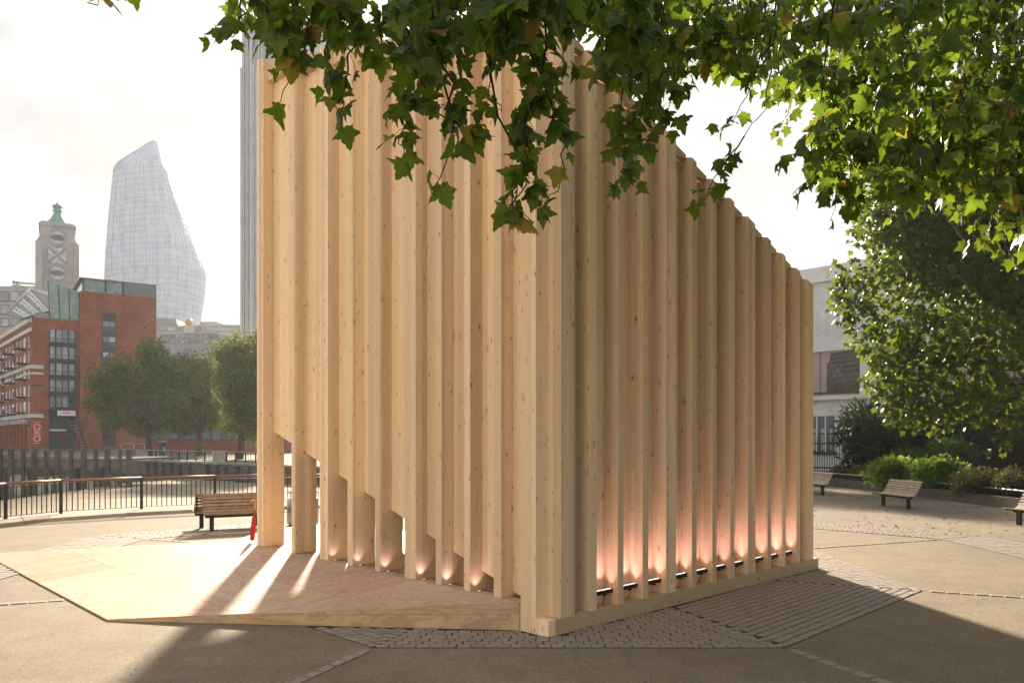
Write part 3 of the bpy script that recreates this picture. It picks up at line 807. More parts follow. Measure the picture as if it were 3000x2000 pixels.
for a, b, c, d in zip(kerb_pts[:-1], kerb_pts[1:], outer[1:], outer[:-1]):
    for k0, k1 in ((0.0, 0.5), (0.5, 1.0)):
        q_ = [a.lerp(b, k0 + 0.004), a.lerp(b, k1 - 0.004), d.lerp(c, k1 - 0.004), d.lerp(c, k0 + 0.004)]
        e = 0.02; ins = [p.lerp((q_[0] + q_[1] + q_[2] + q_[3]) / 4, e) for p in q_]
        mb = MB(); z0, z1, z2 = -0.2, cope_z - 0.012, cope_z + random.uniform(-0.003, 0.003)
        A = [p + Vector((0, 0, z0)) for p in q_]; B = [p + Vector((0, 0, z1)) for p in q_]; Cc = [p + Vector((0, 0, z2)) for p in ins]
        mb.add(A + B + Cc, [(0, 1, 5, 4), (1, 2, 6, 5), (2, 3, 7, 6), (3, 0, 4, 7), (4, 5, 9, 8), (5, 6, 10, 9), (6, 7, 11, 10), (7, 4, 8, 11), (8, 9, 10, 11)])
        mb.build('coping_stone', M['coping'], kerb, fix=True)
near_wall = thing('inlet_wall', 'stone retaining wall dropping from the railing to the foreshore', 'wall', (-12, 25.5, -2))
for a, b in zip(outer[:-1], outer[1:]):
    d = (b - a).normalized(); n = Vector((-d.y, d.x, 0)) 
    MB().bar(a + Vector((0, 0, -1.75)) - n * 0.3, b + Vector((0, 0, -1.75)) - n * 0.3, 0.5, 3.0).build('wall_section', M['riverwall'], near_wall)

# ------------------------------------------------------------------ far river wall, granite piers and railings
wa, wb = Vector((-43, 89.7, 0)), Vector((-24.1, 73.5, 0)); wd = (wb - wa).normalized(); wn_ = Vector((wd.y, -wd.x, 0))
if wn_.y > 0: wn_ = -wn_
rw = thing('river_wall', 'weedy stone river wall across the inlet with timber fender posts', 'wall', tuple((wa + wb) / 2 + Vector((0, 0, -2))))
wL = wa - wd * 60; wR = wb + wd * 29
def wp(x):                                          # point of the wall line on the photo column x
    r = (x - 1500) / F_PX; k = (r * wa.y - wa.x) / (wd.x - r * wd.y); return wa + wd * k
MB().bar(wL - wn_ * 0.5 + Vector((0, 0, -0.95)), wR - wn_ * 0.5 + Vector((0, 0, -0.95)), 1.0, 1.5).build('wall_face', M['riverwall'], rw)
MB().bar(wL - wn_ * 0.48 + Vector((0, 0, -2.6)), wR - wn_ * 0.48 + Vector((0, 0, -2.6)), 1.1, 1.8).build('weedy_base', M['weed'], rw)
L = (wR - wL).length; k = 0.0
while k < L:
    e = min(k + 3.0, L); MB().bar(wL + wd * (k + 0.01) - wn_ * 0.35 + Vector((0, 0, -0.08)), wL + wd * (e - 0.01) - wn_ * 0.35 + Vector((0, 0, -0.08)), 0.95, 0.2).build('coping_stone', M['granite'], rw); k = e
for x in (437, 461, 484, 508, 532, 558, 612, 640, 668, 700, 733, 765):
    p = wp(x) + wn_ * 0.2; MB().bar(p + Vector((0, 0, -2.9)), p + Vector((0, 0, -0.30)), 0.32, 0.3, up=wd).build('fender_post', M['pierwood'], rw)
    MB().bar(p - wn_ * 0.1 + Vector((0, 0, -0.34)), p + wn_ * 0.32 + Vector((0, 0, -0.52)), 0.36, 0.12).build('post_cap', M['pierwood'], rw)
for i, x in enumerate((409, 633)):
    p = wp(x) - wn_ * 0.4
    g_ = thing('granite_pier', ['blocky granite pier where the timber jetty meets the river wall', 'round-topped granite pier in the middle of the far railing'][i], 'pier', tuple(p), 'granite piers on the river wall')
    MB().obox(p + Vector((0, 0, 0.5)), wd * 0.55, wn_ * 0.5, (0, 0, 0.48)).build('shaft', M['granite'], g_)
    MB().obox(p + Vector((0, 0, 1.06)), wd * 0.61, wn_ * 0.56, (0, 0, 0.08)).build('cap', M['granite'], g_)
def far_rail(x0, x1, label):
    a, b = wp(x0) - wn_ * 0.4, wp(x1) - wn_ * 0.4
    t_ = thing('embankment_railing', label, 'railing', tuple(a), 'railings on the river wall')
    MB().bar(a + Vector((0, 0, 1.05)), b + Vector((0, 0, 1.05)), 0.07, 0.07).build('top_rail', M['steel_dull'], t_)
    MB().bar(a + Vector((0, 0, 0.16)), b + Vector((0, 0, 0.16)), 0.05, 0.05).build('bottom_rail', M['black'], t_)
    L = (b - a).length; n = int(L / 1.7)
    for i in range(n + 1):
        p = a.lerp(b, i / n); MB().box(p.x - .06, p.x + .06, p.y - .06, p.y + .06, 0.02, 1.03).build('post', M['black'], t_)
    n = int(L / 0.42)
    for i in range(n):
        p = a.lerp(b, (i + .5) / n); MB().box(p.x - .015, p.x + .015, p.y - .015, p.y + .015, 0.18, 1.03).build('baluster', M['black'], t_)
far_rail(425, 615, 'far black railing between the two granite piers'); far_rail(652, 800, 'far black railing running right from the second granite pier')

# ------------------------------------------------------------------ timber jetty at the left
PY, DZ = 66.0, 0.67
XJ = lambda x, y=PY: (x - 1500) / F_PX * y
jet = thing('timber_jetty', 'dark timber jetty on thick posts standing over the sand at the far left', 'jetty', (XJ(200), PY, -2.5))
x0, x1 = XJ(-120), XJ(385)
MB().box(x0, x1, PY + 0.02, PY + 9, DZ - 0.12, DZ).build('deck', M['pierwood'], jet)
for z0, z1 in ((0.43, 0.66), (0.17, 0.40), (-0.08, 0.14)):
    MB().box(x0, x1, PY - 0.16, PY - 0.02, z0, z1).build('fascia_beam', M['pierbeam'], jet)
def sandz(x):
    t_ = min(max((-x - 33) / 12.0, 0), 1); return -1.95 - 1.15 * t_ * t_ * (3 - 2 * t_)
for i, x in enumerate((8, 40, 75, 108, 141, 175, 214, 252, 286, 321, 356, 384)):
    X = XJ(x); w = 0.34 if i % 2 else 0.26
    MB().box(X - w / 2, X + w / 2, PY - 0.17 - w, PY - 0.17, sandz(X) - 0.3, 1.42 + random.uniform(-.05, .05)).build('pile', M['pierwood'], jet)
    MB().box(X - w / 2 - .05, X + w / 2 + .05, PY - 0.22 - w, PY - 0.12, 1.47, 1.56).build('pile_cap', M['pierbeam'], jet)
for i, x in enumerate((20, 92, 160, 232, 300)):
    X = XJ(x, PY + 5.5); MB().box(X - .22, X + .12, PY + 5.3, PY + 5.75, sandz(X) - 0.3, DZ - 0.13).build('back_pile', M['pierwood'], jet)
for z_ in (1.05, 1.36):
    MB().bar((x0, PY - 0.05, z_), (x1, PY - 0.05, z_), 0.06, 0.07).build('guard_rail', M['steel_dull'], jet)
for i in range(16):
    X = x0 + (x1 - x0) * (i + .5) / 16; MB().box(X - .03, X + .03, PY - 0.012, PY + 0.05, DZ + 0.001, 1.36).build('guard_post', M['steel_dull'], jet)
for i, (x, y) in enumerate(((32, 1392), (150, 1396), (167, 1398), (197, 1402))):
    X = XJ(x, 62); s_ = sandz(X)
    t_ = thing('mooring_stake', 'thin pale stake standing in the sand, %s of four from the left' % ('first', 'second', 'third', 'fourth')[i], 'stake', (X, 62, s_), 'pale stakes by the jetty')
    MB().tube([(X, 62, s_ - .2), (X + .02, 62, -0.7)], [0.1, 0.07], 8).build('shaft', M['granite'], t_)
    MB().lathe([(0.09, 0), (0.09, 0.06), (0.04, 0.10)], (X + .02, 62, -0.72), 8).build('tip', M['coping'], t_)
# ------------------------------------------------------------------ materials of the far town
M['brick'] = brick_mat('red_brick', (0.42, 0.145, 0.08), (0.35, 0.118, 0.066), (0.32, 0.19, 0.14), 0.9, 0.3, var=0.18)
M['brick2'] = brick_mat('red_brick_dark', (0.36, 0.122, 0.068), (0.30, 0.10, 0.058), (0.28, 0.17, 0.12), 0.9, 0.3, var=0.22)
M['whitetrim'] = plain('white_trim', (0.72, 0.70, 0.66), 0.7, var=0.12, scale=0.6)
M['frame'] = plain('dark_window_frame', (0.055, 0.065, 0.075), 0.5)
M['pane'] = glass_pane('window_pane', (0.34, 0.37, 0.40), 0.12, 0.35)
M['pane_dark'] = glass_pane('dark_pane', (0.07, 0.085, 0.10), 0.1, 0.3)
M['pane_green'] = glass_pane('green_pane', (0.22, 0.32, 0.29), 0.1, 0.2)
M['tower_glass'] = glass_pane('pale_tower_glass', (0.47, 0.53, 0.60), 0.22, 0.12, 0.7)
M['tower_line'] = plain('tower_mullion', (0.58, 0.62, 0.68), 0.5, var=0.06, scale=0.1)
M['greyclad'] = plain('grey_cladding', (0.38, 0.39, 0.41), 0.6, var=0.12, scale=0.2)
M['greylight'] = plain('pale_concrete', (0.42, 0.40, 0.385), 0.8, var=0.14, scale=0.15)
M['rib'] = plain('concrete_rib', (0.58, 0.57, 0.57), 0.8, var=0.12, scale=0.15)
M['portland'] = plain('portland_stone', (0.46, 0.445, 0.44), 0.8, var=0.2, scale=0.35)
M['copper'] = plain('verdigris_copper', (0.20, 0.42, 0.32), 0.6, var=0.18, scale=0.6)
M['gold'] = plain('gilded_ball', (0.62, 0.36, 0.10), 0.35, 0.6, 0.1)
M['banner'] = plain('banner_red', (0.62, 0.075, 0.03), 0.7, var=0.08, scale=0.3)
M['white'] = plain('white_paint', (0.78, 0.78, 0.78), 0.6, var=0.05)
M['whitebrick'] = brick_mat('white_painted_brick', (0.82, 0.83, 0.86), (0.78, 0.79, 0.82), (0.68, 0.69, 0.72), 0.225, 0.075, var=0.10)
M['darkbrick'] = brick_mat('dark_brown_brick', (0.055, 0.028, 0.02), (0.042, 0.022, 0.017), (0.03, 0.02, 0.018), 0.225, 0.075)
M['plbrick'] = brick_mat('planter_brick', (0.13, 0.105, 0.09), (0.11, 0.09, 0.08), (0.07, 0.06, 0.05), 0.1, 0.5, var=0.15)
M['slate'] = plain('slate_roof', (0.21, 0.22, 0.235), 0.7, var=0.1, scale=0.3)
M['planter_rail'] = plain('galvanised_rail', (0.50, 0.50, 0.50), 0.4, 0.6, 0.1)

class Face:
    """a facade plane: origin P at ground level, horizontal direction d; (a, h) -> 3-D, o = distance proud of the wall"""
    def __init__(s, P, d):
        s.P = Vector(P); s.d = Vector(d).normalized(); s.n = Vector((s.d.y, -s.d.x, 0))
    def p(s, a, h, o=0.0): return s.P + s.d * a + s.n * o + Vector((0, 0, h))
    def slab(s, a0, a1, h0, h1, o0, o1, mb=None):
        mb = mb or MB()
        mb.hexa([s.p(a0, h0, o1), s.p(a1, h0, o1), s.p(a1, h0, o0), s.p(a0, h0, o0)], [s.p(a0, h1, o1), s.p(a1, h1, o1), s.p(a1, h1, o0), s.p(a0, h1, o0)])
        return mb
    def col(s, x):
        r = (x - 1500) / F_PX; return (r * s.P.y - s.P.x) / (s.d.x - r * s.d.y)
    def hgt(s, x, y):
        q_ = s.p(s.col(x), 0); return CAM_H - (y - HZ) / F_PX * q_.y

# ------------------------------------------------------------------ the wharf building
wd_f = Vector((0.825, 0.565, 0)).normalized(); wd_s = Vector((-0.655, 0.755, 0)).normalized()
WP = Vector(((92 - 1500) / F_PX * 142, 142, 0))
wf = Face(WP, wd_f)                                 # front
ws = Face(WP + wd_s * 70, -wd_s)                    # left flank: a=70 at the corner
A1, A2, A3 = wf.col(243), wf.col(362), wf.col(455)
A0b = wf.col(232)
HS, HT = 24.5, 30.0
wh = thing('wharf_building', 'red brick riverside wharf building with white bands and balconies', 'building', tuple(WP))
MB().prism([(q.x, q.y) for q in (WP, WP + wd_f * A0b, WP + wd_f * A0b + wd_s * 70, WP + wd_s * 70)], 0, HS).build('low_block', M['brick'], wh)
wf.slab(A0b + 0.01, A3, 0, HT, -16, 1.0).build('tall_block', M['brick2'], wh)
wf.slab(A0b + 0.4, A2, HT, HT + 2.3, -14, 0.8).build('roof_lantern', M['pane_green'], wh)
wf.slab(A2 + 0.01, A3, HT, HT + 2.6, -14, 0.9).build('roof_plant_room', M['slate'], wh)
wf.slab(A0b, A2 + 0.1, HT + 2.31, HT + 2.55, -14.5, 1.2).build('lantern_roof', M['slate'], wh)
k = 0
for a in (A0b + 0.4, A0b + 4.2, A2 - 0.35): wf.slab(a, a + 0.3, HT, HT + 2.3, 0.8, 1.0).build('lantern_mullion', M['frame'], wh)
# glazed stair column in the tall block
b0, b1 = wf.col(297), wf.col(337)
wf.slab(b0, b1, 1.0, 26.2, 1.0, 1.08).build('stair_backing', M['frame'], wh)
h = 2.2
while h < 24.5:
    fr = wf.slab(b0 + 0.1, b1 - 0.1, h, h + 2.1, 1.08, 1.14).build('stair_window', M['frame'], wh)
    w = (b1 - b0 - 0.4) / 2
    for c in range(2):
        for r_ in range(2): wf.slab(b0 + 0.15 + c * (w + 0.1), b0 + 0.15 + c * (w + 0.1) + w, h + 0.08 + r_ * 1.0, h + 0.98 + r_ * 1.0, 1.14, 1.17).build('pane', M['pane_dark'] if (h < 5 or r_ == 0) else M['pane'], fr)
    h += 2.92
wf.slab(wf.col(418), wf.col(424), wf.hgt(420, 964), wf.hgt(420, 957), 1.0, 1.06).build('small_window', M['pane_dark'], wh)
# balcony windows in the low block: five storeys
c0, c1 = wf.col(145), wf.col(219)
wf.slab(c0 - 0.1, c1 + 0.1, 0.2, wf.hgt(180, 967), 0.0, 0.06).build('window_bay_backing', M['frame'], wh)
rows = [(967, 1003), (1016, 1051), (1064, 1099), (1112, 1147), (1159, 1192)]
for r_, (y0, y1) in enumerate(rows):
    h1, h0 = wf.hgt(182, y0), wf.hgt(182, y1)
    fr = wf.slab(c0, c1, h0 - 0.2, h1 + 0.1, 0.06, 0.14).build('balcony_window', M['frame'], wh)
    for j, (k0, k1) in enumerate(((0.02, 0.20), (0.27, 0.47), (0.51, 0.71), (0.78, 0.98))):
        wf.slab(c0 + (c1 - c0) * k0, c0 + (c1 - c0) * k1, h0, h1, 0.14, 0.17).build('pane', M['pane'] if not (r_ == 4 and j == 3) else M['pane_dark'], fr)
    bl = wf.slab(c0 - 0.2, c1 + 0.3, h0 - 0.75, h0 - 0.45, 0.14, 1.3).build('balcony', M['frame'], wh)
    for j in range(22):
        a = c0 - 0.1 + (c1 - c0 + 0.3) * j / 21; wf.slab(a, a + 0.03, h0 - 0.45, h0 + 0.55, 1.22, 1.26).build('baluster', M['frame'], bl)
    wf.slab(c0 - 0.15, c1 + 0.25, h0 + 0.55, h0 + 0.61, 1.2, 1.29).build('balcony_rail', M['frame'], bl)
# street level: shop fascia, steps
s0, s1 = wf.col(166), wf.col(219)
wf.slab(c0, c1, 4.0, wf.hgt(182, 1200), 0.07, 0.12).build('shop_front', M['pane_dark'], wh)
wf.slab(wf.col(166), wf.col(196), 3.2, 3.5, 1.4, 1.5).build('terrace_band', M['red'], wh)
wf.slab(wf.col(170), wf.col(203), 2.0, 2.3, 1.5, 1.6).build('terrace_band', M['red'], wh)
wf.slab(c0, wf.col(192), wf.hgt(160, 1262), wf.hgt(160, 1257), 0.2, 1.5).build('terrace_awning', M['white'], wh)
for k, (xa, xb) in enumerate(((195, 214), (222, 248))):
    MB().bar(wf.p(wf.col(xa), 6.0, 1.4), wf.p(wf.col(xb), 0.1, 4.5), 0.25, 0.5).build('stair_stringer', M['frame'], wh)
for j in range(9):
    wf.slab(wf.col(199) + j * 0.28, wf.col(226) + j * 0.22, 5.4 - j * 0.62, 5.52 - j * 0.62, 1.2 + j * 0.33, 1.55 + j * 0.33).build('tread', M['greyclad'], wh)
# white bands on both faces
for (y0, y1, o) in ((1069, 1079, 0.35), (1090, 1096, 0.25), (1212, 1223, 0.5)):
    h1, h0 = wf.hgt(96, y0), wf.hgt(96, y1)
    wf.slab(-o, wf.col(127), h0, h1, 0.002, o).build('white_band', M['whitetrim'], wh)
    ws.slab(0, 70 - 0.003, h0, h1, 0.002, o).build('white_band', M['whitetrim'], wh)
wf.slab(-0.02, wf.col(127), wf.hgt(96, 1130), wf.hgt(96, 1126), 0.002, 0.1).build('dark_band', M['frame'], wh)
for (h0, h1, o) in ((HS - 0.9, HS - 0.1, 0.5), (HS - 2.6, HS - 1.9, 0.35)):
    ws.slab(0, 70.3, h0, h1, 0.002, o).build('white_cornice', M['whitetrim'], wh)
for j in range(16):
    a = 70 - 2.2 - j * 4.2
    if a < 3: break
    for h0 in (5.4, 8.4, 11.3, 14.6, 17.6, 20.4):
        if j % 3 != 1:
            w_ = ws.slab(a - 0.45, a + 0.45, h0 - 1.0, h0 + 0.9, 0.005, 0.05).build('flank_window', M['pane_dark'], wh)
            ws.slab(a - 0.55, a + 0.55, h0 - 1.16, h0 - 1.01, 0.005, 0.12).build('sill', M['whitetrim'], w_)
        elif h0 > 8:
            bl = ws.slab(a - 1.5, a + 1.5, h0 - 1.3, h0 - 1.05, 0.005, 1.8).build('balcony', M['frame'], wh)
            ws.slab(a - 1.5, a + 1.5, h0 - 0.15, h0 - 0.08, 1.74, 1.8).build('balcony_rail', M['frame'], bl)
            ws.slab(a - 1.2, a + 1.2, h0 - 1.05, h0 + 0.9, 0.005, 0.06).build('balcony_door', M['pane_dark'], bl)
            for q_ in range(9): ws.slab(a - 1.48 + q_ * 0.365, a - 1.44 + q_ * 0.365, h0 - 1.05, h0 - 0.15, 1.75, 1.79).build('baluster', M['frame'], bl)
    ws.slab(a - 2.35, a - 1.85, 0, 5.6, 0.003, 0.45).build('pilaster', M['brick'], wh)
    ws.slab(a - 2.5, a - 1.7, 5.2, 6.0, 0.004, 0.75).build('capital', M['whitetrim'], wh)
# rooftop: sloping louvred canopy over a glass attic
cv = thing('roof_canopy', 'slanting grey louvred canopy on the wharf roof', 'canopy', tuple(wf.p(2, HS, -4)))
qa, qb, qc, qd = at(23, 921, 140), at(88, 850, 152), at(146, 912, 148), at(62, 934, 139)
for j in range(9):
    k0, k1 = (j + 0.12) / 9, (j + 0.72) / 9
    MB().extrude([qa.lerp(qb, k0), qa.lerp(qb, k1), qd.lerp(qc, k1), qd.lerp(qc, k0)], (0, 0, 0.22)).build('louvre', M['white'] if j % 3 else M['greylight'], cv, fix=True)
for k0 in (0.0, 0.25, 0.5, 0.75, 1.0):
    MB().bar(qa.lerp(qd, k0) + Vector((0, -0.1, -0.1)), qb.lerp(qc, k0) + Vector((0, -0.1, -0.1)), 0.25, 0.4).build('canopy_rafter', M['slate'], cv)
MB().bar(qa + Vector((0, 0, 0.25)), qb + Vector((0, 0, 0.25)), 0.4, 0.7).build('canopy_edge', M['greyclad'], cv)
MB().bar(qa, qd, 0.3, 0.5).build('canopy_edge', M['greyclad'], cv)
qe = at(236, 905, 158); qf = at(236, 868, 166)
MB().extrude([qb, qc, at(236, 903, 150), at(232, 872, 156)], (0, 0, 0.3)).build('roof_sheet', M['greylight'], cv, fix=True)
MB().extrude([wf.p(3.2, HS + 0.2, -0.2), wf.p(8.3, HS + 0.2, -0.2), wf.p(8.3, HS + 5.2, -0.2), wf.p(2.6, HS + 7.2, -0.2)], -wf.n * 0.3).build('attic_glass', M['pane_green'], cv, fix=True)
for j in range(4): MB().bar(wf.p(2.9 + j * 1.6, HS + 0.2, -0.1), wf.p(2.6 + j * 1.7, HS + 7.0 - j * 0.6, -0.1), 0.12, 0.12).build('attic_mullion', M['frame'], cv)
wf.slab(0.6, 8.2, HS + 0.003, HS + 1.0, -0.5, -0.4).build('roof_balustrade', M['pane_green'], wh)
# the red banner with its three letters
ba, bb = wf.col(94.5), wf.col(122); hb, ht = wf.hgt(108, 1303), wf.hgt(108, 1230)
bn_ = thing('letter_banner', 'tall red banner reading OXO down the brick corner pier', 'banner', tuple(wf.p((ba + bb) / 2, hb, 0.1)))
wf.slab(ba, bb, hb, ht, 0.06, 0.12).build('cloth', M['banner'], bn_)
cx = (ba + bb) / 2
def ring(face, a, h, r, w, o, n=20):
    mb = MB(); V = []
    for k in range(n):
        t_ = 2 * math.pi * k / n
        for rr in (r, r - w):
            V += [face.p(a + rr * math.cos(t_), h + rr * math.sin(t_), o), face.p(a + rr * math.cos(t_), h + rr * math.sin(t_), o + 0.04)]
    Fc = []
    for k in range(n):
        i, j = 4 * k, 4 * ((k + 1) % n)
        Fc += [(i + 1, j + 1, j + 3, i + 3), (i, i + 1, j + 1, j)[::-1], (i + 2, j + 2, j + 3, i + 3)[::-1]]
    return mb.add(V, Fc)
for y, kind_ in ((1250, 'O'), (1266.5, 'X'), (1284, 'O')):
    h = wf.hgt(108, y)
    if kind_ == 'O': ring(wf, cx, h, 0.56, 0.13, 0.125).build('letter', M['white'], bn_, fix=True)
    else:
        mb = MB()
        for sg in (-1, 1): mb.bar(wf.p(cx - 0.45, h - 0.42 * sg, 0.14 + 0.01 * sg), wf.p(cx + 0.45, h + 0.42 * sg, 0.14 + 0.01 * sg), 0.02, 0.13, up=(0, 0, 1))
        mb.build('letter', M['white'], bn_)
wf.slab(cx - 0.5, cx + 0.5, wf.hgt(108, 1298), wf.hgt(108, 1297), 0.125, 0.14).build('underline', M['white'], bn_)
wf.slab(cx - 0.5, cx + 0.5, wf.hgt(108, 1238), wf.hgt(108, 1235), 0.125, 0.14).build('header_stripe', M['gold'], bn_)
sg_ = thing('shop_sign', 'white rectangular sign board above the wharf entrance', 'sign', tuple(wf.p(s0, 9, 0.2)))
wf.slab(s0, s1, wf.hgt(190, 1218), wf.hgt(190, 1203), 1.3, 1.42).build('board', M['white'], sg_)
wf.slab(s0 + 0.8, s1 - 0.8, wf.hgt(190, 1211), wf.hgt(190, 1208.5), 1.425, 1.44).build('red_lettering_strip', M['banner'], sg_)

# ------------------------------------------------------------------ stone clock-like tower with verdigris spire
TY = 200.0; k_ = TY / F_PX
TX = (168 - 1500) * k_
hz_ = lambda y: CAM_H + (HZ - y) * k_
tw = thing('stone_tower', 'slim stone tower with circle and cross windows and a green copper spire', 'tower', (TX, TY, 0))
tdir = Vector((0.86, 0.51, 0)).normalized()
def tbox(w, h0, h1, w2=None):
    w2 = w if w2 is None else w2
    nn = Vector((tdir.y, -tdir.x, 0)); c = Vector((TX, TY, 0))
    lo = [c + tdir * (sx * w / 2) + nn * (sy * w / 2) + Vector((0, 0, h0)) for sx, sy in ((-1, 1), (1, 1), (1, -1), (-1, -1))]
    hi = [c + tdir * (sx * w2 / 2) + nn * (sy * w2 / 2) + Vector((0, 0, h1)) for sx, sy in ((-1, 1), (1, 1), (1, -1), (-1, -1))]
    return MB().hexa(lo, hi)
tbox(7.6, 0, hz_(674)).build('shaft', M['portland'], tw)
tbox(8.2, hz_(673.9), hz_(668)).build('cornice', M['portland'], tw)
tbox(8.0, hz_(667.9), hz_(660), 6.6).build('parapet', M['portland'], tw)
tn = Vector((tdir.y, -tdir.x, 0))
for sx in (-1, 1):
    for sy in (-1, 1):
        c = Vector((TX, TY, 0)) + tdir * (sx * 4.05) + tn * (sy * 4.05)
        MB().hexa([c + tdir * a + tn * b + Vector((0, 0, 20)) for a, b in ((-.8, .8), (.8, .8), (.8, -.8), (-.8, -.8))],
                  [c + tdir * a + tn * b + Vector((0, 0, hz_(722))) for a, b in ((-.7, .7), (.7, .7), (.7, -.7), (-.7, -.7))]).build('buttress', M['portland'], tw)
        MB().hexa([c + tdir * a + tn * b + Vector((0, 0, hz_(721.9))) for a, b in ((-.5, .5), (.5, .5), (.5, -.5), (-.5, -.5))],
                  [c - tdir * sx * .4 - tn * sy * .4 + tdir * a + tn * b + Vector((0, 0, hz_(706))) for a, b in ((-.2, .2), (.2, .2), (.2, -.2), (-.2, -.2))]).build('buttress_cap', M['portland'], tw)
MB().lathe([(2.6, hz_(660)), (2.5, hz_(656)), (1.7, hz_(645)), (1.15, hz_(633)), (0.75, hz_(624)), (1.2, hz_(620)), (1.15, hz_(617)), (0.7, hz_(614)), (1.3, hz_(608)), (1.0, hz_(602)), (0.3, hz_(598)), (0.08, hz_(590))], (TX, TY, 0), 16).build('spire', M['copper'], tw)
for fdir, fo in ((tdir, 0), (tn, 1)):
    tf = Face(Vector((TX, TY, 0)) + (tn if fo == 0 else -tdir) * 3.8, tdir if fo == 0 else tn)
    for y, kind_ in ((706, 'O'), (757, 'X'), (808, 'O')):
        h = hz_(y); r = 2.05
        pn = tf.slab(-r - 0.25, r + 0.25, h - r - 0.2, h + r + 0.2, 0.004, 0.05).build('window_panel', M['greyclad'], tw) if kind_ == 'X' else None
        rim = ring(tf, 0, h, r + 0.15, 0.45, 0.06, 24).build('window_rim', M['greyclad'], tw, fix=True) if kind_ == 'O' else None
        mb = MB()
        nn_ = 24
        if kind_ == 'O':
            mb.add([tf.p(1.65 * math.cos(2 * math.pi * q_ / nn_), h + 1.65 * math.sin(2 * math.pi * q_ / nn_), 0.05) for q_ in range(nn_)], [tuple(range(nn_))])
        else:
            for a_ in range(4):
                t0 = math.pi / 2 * a_
                mb.add([tf.p(0.35 * math.cos(t0), h + 0.35 * math.sin(t0), 0.07), tf.p(2.0 * math.cos(t0) - 1.35 * math.sin(t0), h + 2.0 * math.sin(t0) + 1.35 * math.cos(t0), 0.07), tf.p(2.0 * math.cos(t0) + 1.35 * math.sin(t0), h + 2.0 * math.sin(t0) - 1.35 * math.cos(t0), 0.07)], [(0, 2, 1)])
        w_ = mb.build('window_glass', M['white'], tw, fix=False)
        for q_ in range(-3, 4):
            L_ = 1.25 - abs(q_) * 0.22
            for sg in (-1, 1):
                if kind_ == 'O': MB().bar(tf.p(q_ * .42 - L_ * .5, h - sg * L_ * .75, 0.11), tf.p(q_ * .42 + L_ * .5, h + sg * L_ * .75, 0.11), 0.03, 0.16).build('glazing_bar', M['frame'], w_)
        if kind_ == 'O':
            for q_ in range(16):
                t0 = 2 * math.pi * q_ / 16; MB().bar(tf.p(1.25 * math.cos(t0), h + 1.25 * math.sin(t0), 0.11), tf.p(1.75 * math.cos(t0), h + 1.75 * math.sin(t0), 0.11), 0.03, 0.2).build('glazing_bar', M['greyclad'], w_)
        else:
            for a_ in range(4):
                t0 = math.pi / 2 * a_ 
                for e in (0.7, 1.15, 1.6):
                    MB().bar(tf.p(e * math.cos(t0) - e * .6 * math.sin(t0), h + e * math.sin(t0) + e * .6 * math.cos(t0), 0.12), tf.p((e + .4) * math.cos(t0) + e * .3 * math.sin(t0), h + (e + .4) * math.sin(t0) - e * .3 * math.cos(t0), 0.12), 0.03, 0.12).build('glazing_bar', M['frame'], w_)

# ------------------------------------------------------------------ curved glass skyscraper
GY = 430.0; gk = GY / F_PX
prof_l = [(1285, 318), (1000, 308), (828, 306), (720, 311), (618, 319), (540, 327), (484, 334), (470, 341), (461, 352), (443, 386), (426, 421), (416, 441), (413, 450)]
prof_r = [(1285, 560), (1000, 580), (950, 585), (905, 589), (850, 598), (809, 602), (778, 604), (752, 597), (687, 574), (580, 535), (488, 497), (440, 477), (422, 469), (413, 462)]
prof_f = [(1285, 480), (950, 488), (850, 494), (770, 497), (690, 493), (600, 483), (500, 471), (440, 466), (420, 464), (413, 458)]
def interp(pr, y):
    ys_, xs_ = zip(*sorted(pr)); return float(np.interp(y, ys_, xs_))
gt = thing('glass_skyscraper', 'pale curved glass skyscraper bulging at the waist with a slanted top', 'skyscraper', ((440 - 1500) * gk, GY, 0))
levels = [1285, 1240, 1190, 1140, 1090, 1045, 1000] + [960 - 17.3 * j for j in range(28)] + [478, 468, 460, 450, 440, 430, 422, 416, 413.2]
NL, NR = 11, 8
def outline(y):
    xl, xf, xr = interp(prof_l, y), interp(prof_f, y), interp(prof_r, y)
    hgt = CAM_H + (HZ - y) * gk
    pts = []; kd = min(1.0, max((xr - xl) / 230.0, 0.03))
    # left corner is rounded back, front face sweeps to the fold, right face recedes
    for j in range(NL + 1):
        k = j / NL; dep = kd * (10 * (1 - k) ** 2.2 + 7.0 * (1 - k) * 0.2)
        pts.append(Vector(((xl + (xf - xl) * k - 1500) / F_PX * (GY + dep), GY + dep, hgt)))
    for j in range(1, NR + 1):
        k = j / NR; dep = kd * (16 * k + 12 * k ** 4)
        pts.append(Vector(((xf + (xr - xf) * k - 1500) / F_PX * (GY + dep), GY + dep, hgt)))
    w = (xr - xl) * gk
    pts.append(pts[-1] + Vector((-w * 0.12, 14 * kd, 0))); pts.append((pts[0] + pts[-1]) / 2 + Vector((0, 22 * kd, 0))); pts.append(pts[0] + Vector((w * 0.1, 14 * kd, 0)))
    return pts
OL = [outline(y) for y in levels]; n = len(OL[0]); mb = MB()
mb.add([p for o_ in OL for p in o_], [(i * n + k, i * n + (k + 1) % n, (i + 1) * n + (k + 1) % n, (i + 1) * n + k) for i in range(len(OL) - 1) for k in range(n)])
mb.add(OL[-1], [tuple(range(n))])
